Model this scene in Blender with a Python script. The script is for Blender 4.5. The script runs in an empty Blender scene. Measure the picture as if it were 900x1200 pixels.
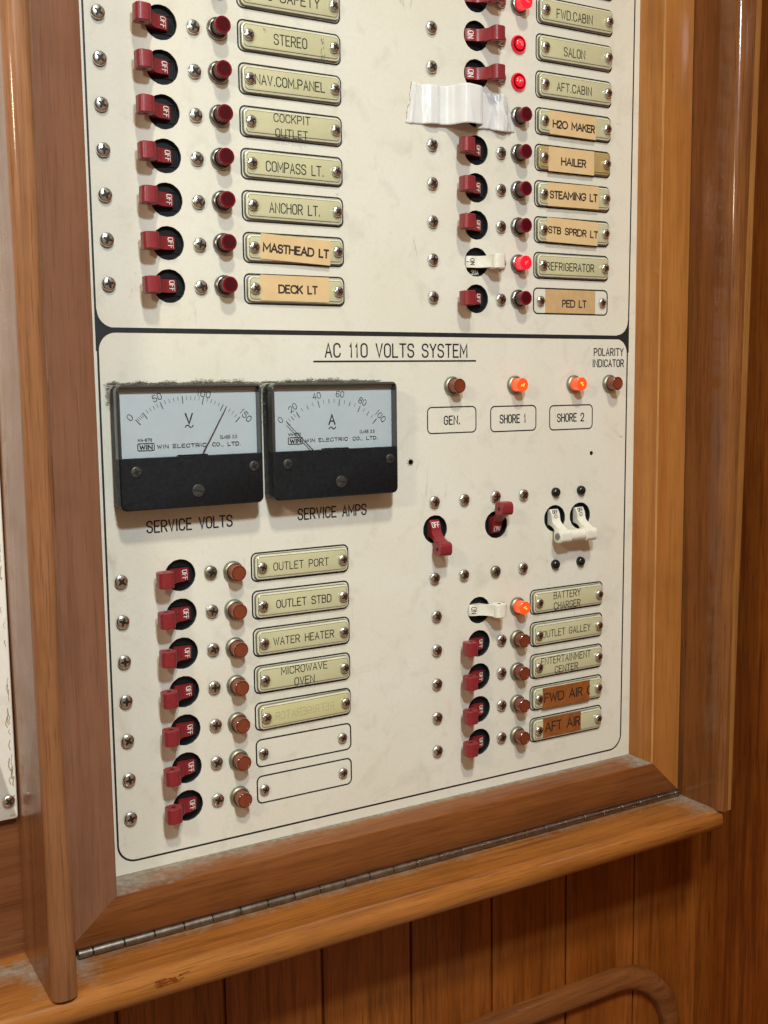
import bpy, math, random
from mathutils import Vector, Matrix
from mathutils.geometry import delaunay_2d_cdt
random.seed(7)
scene = bpy.context.scene
col = scene.collection
R = math.radians
Z0 = 1.45                       # height of the panel's datum above the cabin sole, metres

# geometry below is written in millimetres: x right, y up, z out of the panel towards the room
def W(x, y, z=0.0):
    return Vector((x * .001, -z * .001, y * .001 + Z0))
def V(x, y, z=0.0):
    return Vector((x * .001, -z * .001, y * .001))

# ------------------------------------------------------------------ camera
cam_d = bpy.data.cameras.new('camera'); cam = bpy.data.objects.new('camera', cam_d); col.objects.link(cam)
RC = ((0.86092055, -0.01259629, 0.50858346), (-0.07003132, -0.99311069, 0.09395093), (0.50389624, -0.11650106, -0.85587154))
right, down, fwd = [Vector((r[0], -r[2], r[1])) for r in RC]
m = Matrix((right, -down, -fwd)).transposed().to_4x4()
m.translation = W(-164.127, -174.653, 539.503)
cam.matrix_world = m
cam_d.sensor_fit = 'VERTICAL'; cam_d.sensor_height = 36; cam_d.lens = 1302.56 / 1200 * 36
cam_d.clip_start = .02; cam_d.clip_end = 50
scene.camera = cam

# ------------------------------------------------------------------ world, lamps, exposure
world = bpy.data.worlds.new('World'); scene.world = world; world.use_nodes = True
nt = world.node_tree; bg = nt.nodes['Background']
tc = nt.nodes.new('ShaderNodeTexCoord'); sx = nt.nodes.new('ShaderNodeSeparateXYZ')
mr = nt.nodes.new('ShaderNodeMapRange'); mr.inputs['From Min'].default_value = -1; mr.inputs['From Max'].default_value = 1
cr = nt.nodes.new('ShaderNodeValToRGB')
cr.color_ramp.elements[0].position = .15; cr.color_ramp.elements[0].color = (.27, .160, .088, 1)
cr.color_ramp.elements[1].position = .85; cr.color_ramp.elements[1].color = (.37, .30, .215, 1)
e = cr.color_ramp.elements.new(.5); e.color = (.27, .185, .118, 1)
nt.links.new(tc.outputs['Generated'], sx.inputs[0]); nt.links.new(sx.outputs['Z'], mr.inputs['Value'])
nt.links.new(mr.outputs[0], cr.inputs[0]); nt.links.new(cr.outputs[0], bg.inputs[0])
bg.inputs[1].default_value = 1.0

def lamp(name, pos, target, size, power, color, spread=180):
    d = bpy.data.lights.new(name, 'AREA'); d.shape = 'DISK'; d.size = size; d.energy = power; d.color = color; d.spread = R(spread)
    o = bpy.data.objects.new(name, d); col.objects.link(o)
    o.location = W(*pos)
    o.rotation_euler = (W(*target) - W(*pos)).to_track_quat('-Z', 'Y').to_euler()
lamp('reading_lamp', (-60, 237, 620), (260, -520, 0), .062, 1.85, (.77, .925, 1.0), 120)
lamp('cabin_lamp', (-350, 1900, 1600), (140, -180, 0), .22, 36.0, (1.0, .94, .74))
lamp('side_lamp', (-440, 60, 400), (140, -200, 0), .07, 1.2, (1.0, .90, .68))

scene.render.engine = 'CYCLES'
scene.view_settings.view_transform = 'Standard'; scene.view_settings.look = 'None'
scene.view_settings.exposure = 0; scene.view_settings.gamma = 1
scene.cycles.max_bounces = 8; scene.cycles.transparent_max_bounces = 12
scene.cycles.caustics_reflective = False; scene.cycles.caustics_refractive = False

# ------------------------------------------------------------------ materials
def new_mat(name):
    mt = bpy.data.materials.new(name); mt.use_nodes = True
    return mt, mt.node_tree, mt.node_tree.nodes['Principled BSDF']
def N(t, kind, **kw):
    n = t.nodes.new(kind)
    for k, v in kw.items(): setattr(n, k, v)
    return n
def noise(t, vec, scale, detail=4, rough=.55, dist=0.0):
    n = N(t, 'ShaderNodeTexNoise'); n.inputs['Scale'].default_value = scale; n.inputs['Detail'].default_value = detail
    n.inputs['Roughness'].default_value = rough; n.inputs['Distortion'].default_value = dist
    if vec is not None: t.links.new(vec, n.inputs['Vector'])
    return n.outputs['Fac']
def rng(t, val, a, b, c=0.0, d=1.0):
    n = N(t, 'ShaderNodeMapRange'); n.inputs['From Min'].default_value = a; n.inputs['From Max'].default_value = b
    n.inputs['To Min'].default_value = c; n.inputs['To Max'].default_value = d
    t.links.new(val, n.inputs['Value']); return n.outputs[0]
def math_(t, op, a, b=None):
    n = N(t, 'ShaderNodeMath', operation=op)
    for i, v in enumerate((a, b)):
        if v is None: continue
        if isinstance(v, (int, float)): n.inputs[i].default_value = v
        else: t.links.new(v, n.inputs[i])
    return n.outputs[0]
def mix(t, fac, a, b, mode='MIX'):
    n = N(t, 'ShaderNodeMix', data_type='RGBA', blend_type=mode)
    if isinstance(fac, (int, float)): n.inputs[0].default_value = fac
    else: t.links.new(fac, n.inputs[0])
    for i, v in ((6, a), (7, b)):
        if isinstance(v, tuple): n.inputs[i].default_value = (*v[:3], 1)
        else: t.links.new(v, n.inputs[i])
    return n.outputs[2]
def bump(t, p, h, strength, dist=.0005):
    b = N(t, 'ShaderNodeBump'); b.inputs['Strength'].default_value = strength; b.inputs['Distance'].default_value = dist
    t.links.new(h, b.inputs['Height']); t.links.new(b.outputs[0], p.inputs['Normal'])

def wood(name, grain, mid, dark, light, rough=.33, coat=.35, off=(0, 0, 0), dust=None, bands=1.0, pores=1.0, warp=.07):
    """varnished teak, grain along 'x' or 'y' (up); dust: list of (axis, centre_mm, half_width_mm) strips in panel millimetres"""
    mt, t, p = new_mat(name)
    g = N(t, 'ShaderNodeNewGeometry')
    mp = N(t, 'ShaderNodeMapping'); t.links.new(g.outputs['Position'], mp.inputs['Vector'])
    mp.inputs['Location'].default_value = off
    mp.inputs['Scale'].default_value = (.05, 1, 1) if grain == 'x' else (1, 1, .05)
    v = mp.outputs[0]
    n_warp = noise(t, g.outputs['Position'], 9, 2)
    va = N(t, 'ShaderNodeVectorMath', operation='MULTIPLY_ADD')
    t.links.new(n_warp, va.inputs[0]); va.inputs[1].default_value = (.02 * warp, .02 * warp, .02 * warp); t.links.new(v, va.inputs[2])
    v = va.outputs[0]
    broad = noise(t, v, 42, 3, .5, .2)
    ring = noise(t, v, 170, 3, .55, .15); ring2 = noise(t, v, 430, 3, .6)
    mp3 = N(t, 'ShaderNodeMapping'); t.links.new(v, mp3.inputs['Vector'])
    mp3.inputs['Scale'].default_value = (.5, 1, 1) if grain == 'x' else (1, 1, .5)
    pore = noise(t, mp3.outputs[0], 1500, 2, .6)
    c = mix(t, rng(t, broad, .36, .66), mid, light)
    c = mix(t, math_(t, 'MULTIPLY', rng(t, ring, .50, .68), .50 * bands), c, dark)
    c = mix(t, math_(t, 'MULTIPLY', rng(t, ring2, .50, .72), .36 * bands), c, tuple(k * .85 for k in dark))
    c = mix(t, math_(t, 'MULTIPLY', rng(t, pore, .55, .70), .50 * pores), c, tuple(k * .55 for k in dark))
    c = mix(t, rng(t, pore, .40, .30, 0, .22), c, tuple(min(1, k * 1.25) for k in light))
    blot = noise(t, g.outputs['Position'], 22, 4, .6)
    c = mix(t, rng(t, blot, .45, .8, 0, .3), c, tuple(k * .8 for k in dark))
    rr = rng(t, noise(t, g.outputs['Position'], 60, 4), .3, .75, rough * .8, rough * 1.35)
    if dust:
        sep = N(t, 'ShaderNodeSeparateXYZ'); t.links.new(g.outputs['Position'], sep.inputs[0])
        fine = noise(t, g.outputs['Position'], 300, 4, .6); lump = noise(t, g.outputs['Position'], 70, 3, .6)
        tot = None
        for boxes in dust:
            fac = None
            for ax, cen, half in boxes:
                src, k, b = {'x': ('X', 1000, 0), 'y': ('Z', 1000, -1000 * Z0), 'z': ('Y', -1000, 0)}[ax]
                mm = math_(t, 'ADD', math_(t, 'MULTIPLY', sep.outputs[src], k), b)
                d = math_(t, 'ABSOLUTE', math_(t, 'SUBTRACT', mm, cen))
                f1 = rng(t, d, 0, half, 1, 0)
                fac = f1 if fac is None else math_(t, 'MULTIPLY', fac, f1)
            tot = fac if tot is None else math_(t, 'MAXIMUM', tot, fac)
        th = math_(t, 'ADD', math_(t, 'MULTIPLY', fine, .5), math_(t, 'MULTIPLY', lump, .6))
        dm = rng(t, math_(t, 'ADD', tot, math_(t, 'SUBTRACT', th, .55)), .22, .85)
        dm = math_(t, 'MULTIPLY', dm, .85)
        c = mix(t, dm, c, mix(t, rng(t, fine, .35, .65), (.20, .175, .14), (.32, .29, .24)))
        rr = mix(t, dm, rr, (.95, .95, .95))
    t.links.new(c, p.inputs['Base Color']); t.links.new(rr, p.inputs['Roughness'])
    p.inputs['Coat Weight'].default_value = coat * .75; p.inputs['Coat Roughness'].default_value = .10
    p.inputs['Specular IOR Level'].default_value = .16
    h = math_(t, 'ADD', math_(t, 'MULTIPLY', pore, .6), ring)
    bump(t, p, h, .18, .0006)
    return mt

def simple(name, base, rough=.5, metal=0.0, coat=0.0, var=.12, vscale=300, bmp=.0, emit=None, estr=0.0, spec=None, trans=0.0):
    mt, t, p = new_mat(name)
    g = N(t, 'ShaderNodeNewGeometry')
    n = noise(t, g.outputs['Position'], vscale, 5, .6)
    c = mix(t, rng(t, n, .3, .7), tuple(k * (1 - var) for k in base), tuple(min(1, k * (1 + var)) for k in base))
    t.links.new(c, p.inputs['Base Color'])
    n2 = noise(t, g.outputs['Position'], vscale * .6, 4, .6)
    t.links.new(rng(t, n2, .3, .7, rough * .85, min(1, rough * 1.2)), p.inputs['Roughness'])
    p.inputs['Metallic'].default_value = metal; p.inputs['Coat Weight'].default_value = coat
    p.inputs['Transmission Weight'].default_value = trans
    if spec is not None: p.inputs['Specular IOR Level'].default_value = spec
    if bmp: bump(t, p, n, bmp, .0003)
    if emit: p.inputs['Emission Color'].default_value = (*emit, 1); p.inputs['Emission Strength'].default_value = estr
    return mt

def panel_white(name, base, stain):
    mt, t, p = new_mat(name)
    g = N(t, 'ShaderNodeNewGeometry'); P = g.outputs['Position']
    big = noise(t, P, 14, 5, .6, .4); midn = noise(t, P, 60, 6, .65, .6); fine = noise(t, P, 700, 4, .6)
    c = mix(t, rng(t, big, .38, .72, 0, .5), base, stain)
    c = mix(t, rng(t, midn, .53, .78, 0, .6), c, tuple(k * .80 for k in stain))
    speck = noise(t, P, 190, 3, .6, .5)
    c = mix(t, rng(t, speck, .71, .78, 0, .6), c, (.20, .16, .11))
    # smears: sparse short rubbed marks
    mp = N(t, 'ShaderNodeMapping'); mp.inputs['Rotation'].default_value = (0, R(35), 0); mp.inputs['Scale'].default_value = (1, 1, .22)
    t.links.new(P, mp.inputs['Vector'])
    sm = noise(t, mp.outputs[0], 150, 6, .75, 1.2); where = noise(t, P, 19, 2, .5)
    c = mix(t, math_(t, 'MULTIPLY', rng(t, sm, .62, .74, 0, .75), rng(t, where, .5, .62)), c, (.30, .25, .18))
    mp2 = N(t, 'ShaderNodeMapping'); mp2.inputs['Location'].default_value = (.3, 0, .17); mp2.inputs['Rotation'].default_value = (0, R(-20), 0); mp2.inputs['Scale'].default_value = (.12, 1, 1)
    t.links.new(P, mp2.inputs['Vector'])
    sc2 = noise(t, mp2.outputs[0], 260, 3, .6, .3); wh2 = noise(t, P, 31, 2, .5)
    c = mix(t, math_(t, 'MULTIPLY', rng(t, sc2, .70, .76, 0, .6), rng(t, wh2, .54, .6)), c, (.34, .29, .22))
    c = mix(t, rng(t, noise(t, P, 480, 3, .7), .38, .62, 0, .10), c, tuple(k * .72 for k in stain))
    t.links.new(c, p.inputs['Base Color'])
    t.links.new(rng(t, midn, .3, .7, .36, .55), p.inputs['Roughness'])
    p.inputs['Specular IOR Level'].default_value = .35
    h = math_(t, 'ADD', fine, math_(t, 'MULTIPLY', midn, .8))
    bump(t, p, h, .22, .0004)
    return mt

M = {}
M['panel'] = panel_white('cream_laminate', (.752, .727, .652), (.685, .632, .515))
M['panel2'] = panel_white('white_laminate', (.80, .77, .73), (.72, .68, .6))
M['core'] = simple('black_engraving', (.012, .015, .018), .5, var=.3)
M['black'] = simple('black_moulded_plastic', (.0065, .009, .012), .46, var=.35, vscale=500, bmp=.1, spec=.35)
M['slot'] = simple('dark_slot', (.003, .003, .003), .8)
M['red'] = simple('oxblood_toggle_plastic', (.235, .020, .027), .36, var=.12, vscale=700, bmp=.08)
M['white_toggle'] = simple('ivory_toggle_plastic', (.74, .71, .62), .4, var=.07, vscale=400, bmp=.06)
M['ink_white'] = simple('white_ink', (.85, .82, .78), .6, var=.1)
M['ink_black'] = simple('black_ink', (.02, .018, .016), .6, var=.3)
M['ink_plate'] = simple('engraved_letter_paint', (.022, .022, .014), .6, var=.4, vscale=900)
M['ink_tape'] = simple('label_maker_ink', (.028, .018, .014), .55, var=.3)
M['ink_faint'] = simple('worn_reversed_lettering', (.47, .45, .25), .5, var=.1)
M['chrome'] = simple('screw_steel', (.70, .69, .66), .24, metal=1, var=.2, vscale=500)
M['recess'] = simple('screw_recess_steel', (.012, .011, .010), .5, metal=0, var=.6, vscale=900)
M['dull'] = simple('tarnished_brass_steel', (.36, .35, .27), .36, metal=1, var=.25, vscale=400)
M['nut'] = simple('bezel_nut_steel', (.26, .26, .25), .3, metal=1, var=.2, vscale=350)
M['nut_old'] = simple('bezel_nut_tarnished', (.30, .30, .235), .42, metal=.85, var=.25, vscale=350)
M['gauge_screw'] = simple('dull_dark_screw', (.075, .072, .07), .38, metal=.6, var=.4)
M['black_screw'] = simple('black_oxide_screw', (.003, .003, .003), .22, var=.2)
M['lens_red'] = simple('dark_red_lens', (.060, .003, .007), .22, spec=.3, coat=.25, var=.12, vscale=250)
M['tip_red'] = simple('dark_red_lens_tip', (.19, .003, .013), .2, spec=.3, coat=.15, var=.2, vscale=500)
M['lens_amber'] = simple('amber_lens', (.20, .046, .020), .26, spec=.4, coat=.25, var=.12, vscale=250)
M['tip_amber'] = simple('amber_lens_tip', (.16, .018, .006), .16, coat=.5, var=.2, vscale=500)
M['lens_brown'] = simple('brown_amber_lens', (.175, .040, .019), .28, spec=.4, coat=.2, var=.12, vscale=250)
M['tip_brown'] = simple('brown_amber_lens_tip', (.15, .022, .008), .18, coat=.4, var=.2, vscale=500)
M['lit_red'] = simple('lit_red_lens', (.5, .01, .02), .2, coat=.6, emit=(1, .006, .030), estr=.62)
M['lit_red_core'] = simple('lit_red_bulb', (.6, .02, .03), .15, coat=.9, emit=(1, .10, .12), estr=1.6, var=.5, vscale=900)
M['lit_red_rim'] = simple('red_glowing_rim', (.35, .01, .02), .2, coat=.8, emit=(1, .004, .022), estr=.30)
M['lit_red_deep'] = simple('red_glowing_groove', (.15, .004, .008), .3, emit=(1, .003, .015), estr=.10)
M['lit_orange'] = simple('lit_orange_lens', (.5, .06, .01), .2, coat=.6, emit=(1, .085, .012), estr=.75)
M['lit_orange_core'] = simple('lit_orange_bulb', (.6, .1, .02), .15, coat=.9, emit=(1, .36, .09), estr=1.9, var=.5, vscale=900)
M['plate'] = simple('olive_acrylic_plate', (.56, .535, .34), .32, coat=.5, var=.05, vscale=60)
M['plate_edge'] = simple('clear_acrylic_edge', (.66, .64, .50), .18, coat=.8, var=.1, vscale=200)
M['plate_yellow'] = simple('yellowed_acrylic_plate', (.58, .55, .30), .32, coat=.5, var=.04, vscale=60)
M['plate_side'] = simple('dark_acrylic_side', (.16, .155, .085), .25, coat=.8, var=.2)
M['plate_tan'] = simple('aged_glue_plate', (.46, .33, .14), .35, coat=.5, var=.12, vscale=120)
M['tape_tan'] = simple('tan_label_tape', (.70, .50, .27), .42, coat=.15, var=.05, vscale=120)
M['tape_old'] = simple('yellowed_label_tape', (.56, .375, .185), .45, var=.08, vscale=150)
M['tape_brown'] = simple('burnt_orange_label_tape', (.28, .088, .020), .42, coat=.3, var=.22, vscale=260)
M['tape_white'] = simple('white_vinyl_tape', (.72, .72, .725), .24, coat=.3, var=.03, vscale=90)
M['dial'] = simple('pale_dial_card', (.90, .945, .93), .55, var=.03, vscale=70)
M['rim'] = simple('grey_acrylic_rim', (.050, .050, .050), .22, coat=.5, var=.15, vscale=200)
M['band'] = simple('painted_refraction_grey', (.42, .42, .41), .25, coat=.5, var=.08, vscale=120)
M['needle'] = simple('dark_red_needle', (.10, .035, .03), .4)
M['hinge'] = simple('hinge_steel', (.30, .275, .25), .30, metal=1, var=.3, vscale=240, bmp=.1)
M['fuzz'] = simple('grey_brown_lint', (.155, .132, .10), .95, var=.35, vscale=800)
M['grime'] = simple('dried_yellow_glue', (.36, .27, .15), .6, var=.35, vscale=400)
# thin clear acrylic window
mt, t, p = new_mat('clear_acrylic_window'); M['window'] = mt
t.nodes.remove(p); tr = N(t, 'ShaderNodeBsdfTransparent'); gl = N(t, 'ShaderNodeBsdfGlossy'); gl.inputs['Roughness'].default_value = .06
fr = N(t, 'ShaderNodeFresnel'); fr.inputs['IOR'].default_value = 1.42; ms = N(t, 'ShaderNodeMixShader')
tr.inputs[0].default_value = (1, 1, 1, 1)
t.links.new(fr.outputs[0], ms.inputs[0]); t.links.new(tr.outputs[0], ms.inputs[1]); t.links.new(gl.outputs[0], ms.inputs[2])
t.links.new(ms.outputs[0], t.nodes['Material Output'].inputs['Surface'])

TEAK = dict(mid=(.225, .095, .052), dark=(.125, .047, .024), light=(.285, .130, .075))
M['teak_stile'] = wood('teak_door_stile', 'y', off=(.3, .1, .2), bands=.55, pores=.6, **TEAK)
M['teak_stile_b'] = wood('teak_door_stile_right', 'y', off=(.9, .4, .6), mid=(.345, .125, .028), dark=(.21, .066, .014), light=(.44, .18, .046), bands=.7, pores=.6)
M['teak_highlight'] = wood('painted_arris_highlight', 'y', off=(.4, .4, .1), mid=(.46, .22, .075), dark=(.32, .13, .04), light=(.56, .30, .12), rough=.3)  # paler teak paints the light caught along the bevelled edge
M['teak_rail'] = wood('teak_door_rail', 'x', off=(1.3, .7, .1), bands=1.1, mid=(.21, .068, .019), dark=(.095, .027, .007), light=(.28, .104, .032),
                      dust=[(('y', -424.7, 1.2), ('z', 2, 16), ('x', 0, 190)), (('y', -424.7, 1.2), ('z', 4, 40), ('x', -12, 60)), (('y', -424.7, 1.2), ('z', 0, 8)), (('y', -424.7, 1.2), ('x', 342, 26))])
M['teak_sill'] = wood('teak_sill', 'x', mid=(.285, .094, .019), dark=(.10, .027, .005), light=(.38, .142, .031), rough=.2, coat=.8, off=(.2, .9, .4),
                      dust=[(('y', -451, 3), ('z', 16, 17)), (('y', -451, 3), ('x', 368, 34), ('z', 30, 60)), (('y', -451, 3), ('x', -36, 15), ('z', 25, 40)), (('y', -451, 3), ('x', -58, 11), ('z', 25, 40)), (('y', -451, 3), ('x', -110, 60), ('z', 5, 9))])
M['teak_mould'] = wood('teak_moulding', 'y', mid=(.245, .100, .042), dark=(.125, .044, .017), light=(.33, .150, .068), rough=.3, coat=.45, off=(.5, .6, .7))
M['teak_mould_b'] = wood('teak_moulding_right', 'y', mid=(.165, .055, .015), dark=(.08, .024, .006), light=(.24, .09, .027), rough=.24, coat=.7, off=(.15, .36, .5))
M['teak_plank'] = wood('teak_planks', 'y', mid=(.215, .058, .008), dark=(.085, .019, .003), light=(.30, .090, .015), rough=.36, coat=.25, off=(.75, .2, .1), bands=1.1, pores=1.2)
M['teak_bulk'] = wood('teak_bulkhead', 'y', mid=(.215, .050, .007), dark=(.08, .016, .003), light=(.32, .090, .015), rough=.34, coat=.3, off=(.45, .8, .3), bands=1.3)
M['teak_oval'] = wood('teak_pull_moulding', 'x', dust=[(('y', -571.5, 2.0),)], mid=(.185, .060, .016), dark=(.075, .021, .006), light=(.27, .100, .031), rough=.4, coat=.25, off=(.1, .1, .9))
M['teak_left'] = wood('teak_side_wall', 'x', mid=(.165, .055, .021), dark=(.08, .024, .009), light=(.225, .088, .036), rough=.3, coat=.5, off=(.6, .15, .45))

# ------------------------------------------------------------------ mesh building
class MB:
    def __init__(s): s.v = []; s.f = []; s.mi = []
    def add(s, vs, fs, mi=0):
        b = len(s.v); s.v += [tuple(q) for q in vs]
        for f in fs: s.f.append([b + i for i in f]); s.mi.append(mi)
    def loft(s, rings, caps=(True, True), mi=0, close=True, mis=None):
        n = len(rings[0]); vs = [q for r in rings for q in r]; b = len(s.v); s.v += [tuple(q) for q in vs]
        for k in range(len(rings) - 1):
            mm = mis[k] if mis else mi
            for i in range(n if close else n - 1):
                j = (i + 1) % n
                s.f.append([b + k * n + i, b + k * n + j, b + (k + 1) * n + j, b + (k + 1) * n + i]); s.mi.append(mm)
        if caps[0]: s.f.append([b + i for i in reversed(range(n))]); s.mi.append(mis[0] if mis else mi)
        if caps[1]: s.f.append([b + (len(rings) - 1) * n + i for i in range(n)]); s.mi.append((0 if mis and len(mis) > len(rings) - 1 else mis[-1]) if mis else mi)
    def lathe(s, prof, c=(0, 0), n=28, mi=0, caps=(False, True), mis=None):
        rings = [[(c[0] + r * math.cos(2 * math.pi * i / n), c[1] + r * math.sin(2 * math.pi * i / n), z) for i in range(n)] for r, z in prof]
        s.loft(rings, caps, mi, True, mis)
    def box(s, a, b, mi=0, bev=0.0):
        (x0, y0, z0), (x1, y1, z1) = a, b
        def rect(i, z): return [(x0 + i, y0 + i, z), (x1 - i, y0 + i, z), (x1 - i, y1 - i, z), (x0 + i, y1 - i, z)]
        rings = [rect(0, z0), rect(0, z1 - bev), rect(bev, z1)] if bev else [rect(0, z0), rect(0, z1)]
        s.loft(rings, (True, True), mi)
    def build(s, name, mats, parent=None, loc=None, smooth=40):
        me = bpy.data.meshes.new(name)
        me.from_pydata([V(*q) for q in s.v], [], s.f)
        for q in (mats if isinstance(mats, (list, tuple)) else [mats]): me.materials.append(M[q])
        me.polygons.foreach_set('material_index', s.mi)
        if smooth:
            me.polygons.foreach_set('use_smooth', [True] * len(me.polygons)); me.set_sharp_from_angle(angle=R(smooth))
        me.update()
        return link(name, me, parent, loc)
def link(name, me, parent=None, loc=None):
    o = bpy.data.objects.new(name, me); col.objects.link(o)
    if parent is not None: o.parent = parent
    elif loc is None: o.location = (0, 0, Z0)
    if loc is not None: o.location = W(*loc) if parent is None else V(*loc)
    return o
def tag(o, label, cat, group=None, kind=None):
    if label: o['label'] = label
    if cat: o['category'] = cat
    if group: o['group'] = group
    if kind: o['kind'] = kind
    return o
def thing(name, loc, label, cat, group=None, rot=0.0):
    o = bpy.data.objects.new(name, None); col.objects.link(o); o.empty_display_size = .005
    o.location = W(*loc); o.rotation_euler = (0, -R(rot), 0)
    return tag(o, label, cat, group)
_cache = {}
def part(key, maker, parent, loc=(0, 0, 0), rot=0.0, name=None):
    """a child that shares its mesh data with every other child made under the same key"""
    if key not in _cache:
        mb, nm, mats = maker(); o = mb.build(nm, mats, parent); _cache[key] = o
    else:
        src = _cache[key]; o = src.copy(); col.objects.link(o); o.parent = parent
    o.location = V(*loc); o.rotation_euler = (0, -R(rot), 0)
    return o

def rr(x0, y0, x1, y1, r, z=0.0, n=6):
    pts = []
    for cx, cy, a0 in ((x1 - r, y1 - r, 0), (x0 + r, y1 - r, 90), (x0 + r, y0 + r, 180), (x1 - r, y0 + r, 270)):
        for i in range(n + 1):
            a = R(a0 + 90 * i / n); pts.append((cx + r * math.cos(a), cy + r * math.sin(a), z))
    return pts

def round_poly(pts, r, closed, n=6):
    out = []; L = len(pts)
    for i in range(L):
        if not closed and i in (0, L - 1): out.append(pts[i]); continue
        a, b, c = Vector(pts[i - 1]), Vector(pts[i]), Vector(pts[(i + 1) % L])
        l1, l2 = (a - b).length, (c - b).length
        if l1 < 1e-9 or l2 < 1e-9: continue
        d1, d2 = (a - b) / l1, (c - b) / l2
        k1 = 1.0 if (not closed and i == 1) else .5; k2 = 1.0 if (not closed and i == L - 2) else .5
        cosv = max(-1, min(1, d1.dot(d2))); half = math.acos(cosv) / 2
        q = min(r / max(math.tan(half), 1e-6), l1 * k1, l2 * k2)
        p0, p2 = b + d1 * q, b + d2 * q
        for j in range(n + 1):
            s = j / n; w = math.sqrt(.5)      # rational quadratic arc
            num = p0 * (1 - s) ** 2 + b * (2 * w * s * (1 - s)) + p2 * s ** 2
            out.append(tuple(num / ((1 - s) ** 2 + 2 * w * s * (1 - s) + s ** 2)))
    return out

def ribbon(mb, pts, t, closed=False, T=None, mi=0, cap=True):
    P = []
    for q in pts:
        if not P or (Vector(q[:2]) - P[-1]).length > 1e-5: P.append(Vector(q[:2]))
    if closed and (P[0] - P[-1]).length < 1e-5: P.pop()
    n = len(P)
    if n < 2: return
    L, Rr = [], []
    for i in range(n):
        a = P[i - 1] if (i or closed) else None; c = P[(i + 1) % n] if (i < n - 1 or closed) else None
        d1 = (P[i] - a).normalized() if a is not None else None; d2 = (c - P[i]).normalized() if c is not None else None
        d1 = d1 if d1 is not None else d2; d2 = d2 if d2 is not None else d1
        nn = Vector((-(d1.y + d2.y), d1.x + d2.x))
        nn = nn.normalized() if nn.length > 1e-6 else Vector((-d1.y, d1.x))
        k = t / 2 / max(.45, nn.dot(Vector((-d1.y, d1.x))))
        q = P[i].copy()
        if cap and not closed and i == 0: q -= d2 * t * .4
        if cap and not closed and i == n - 1: q += d1 * t * .4
        L.append(q + nn * k); Rr.append(q - nn * k)
    mb.lift = getattr(mb, 'lift', 0) + .004
    f = T or (lambda x, y, l: (x, y, l))
    vs = [f(q.x, q.y, mb.lift) for q in L] + [f(q.x, q.y, mb.lift) for q in Rr]
    fs = [[n + i, n + (i + 1) % n, (i + 1) % n, i] for i in range(n if closed else n - 1)]
    mb.add(vs, fs, mi)

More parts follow.
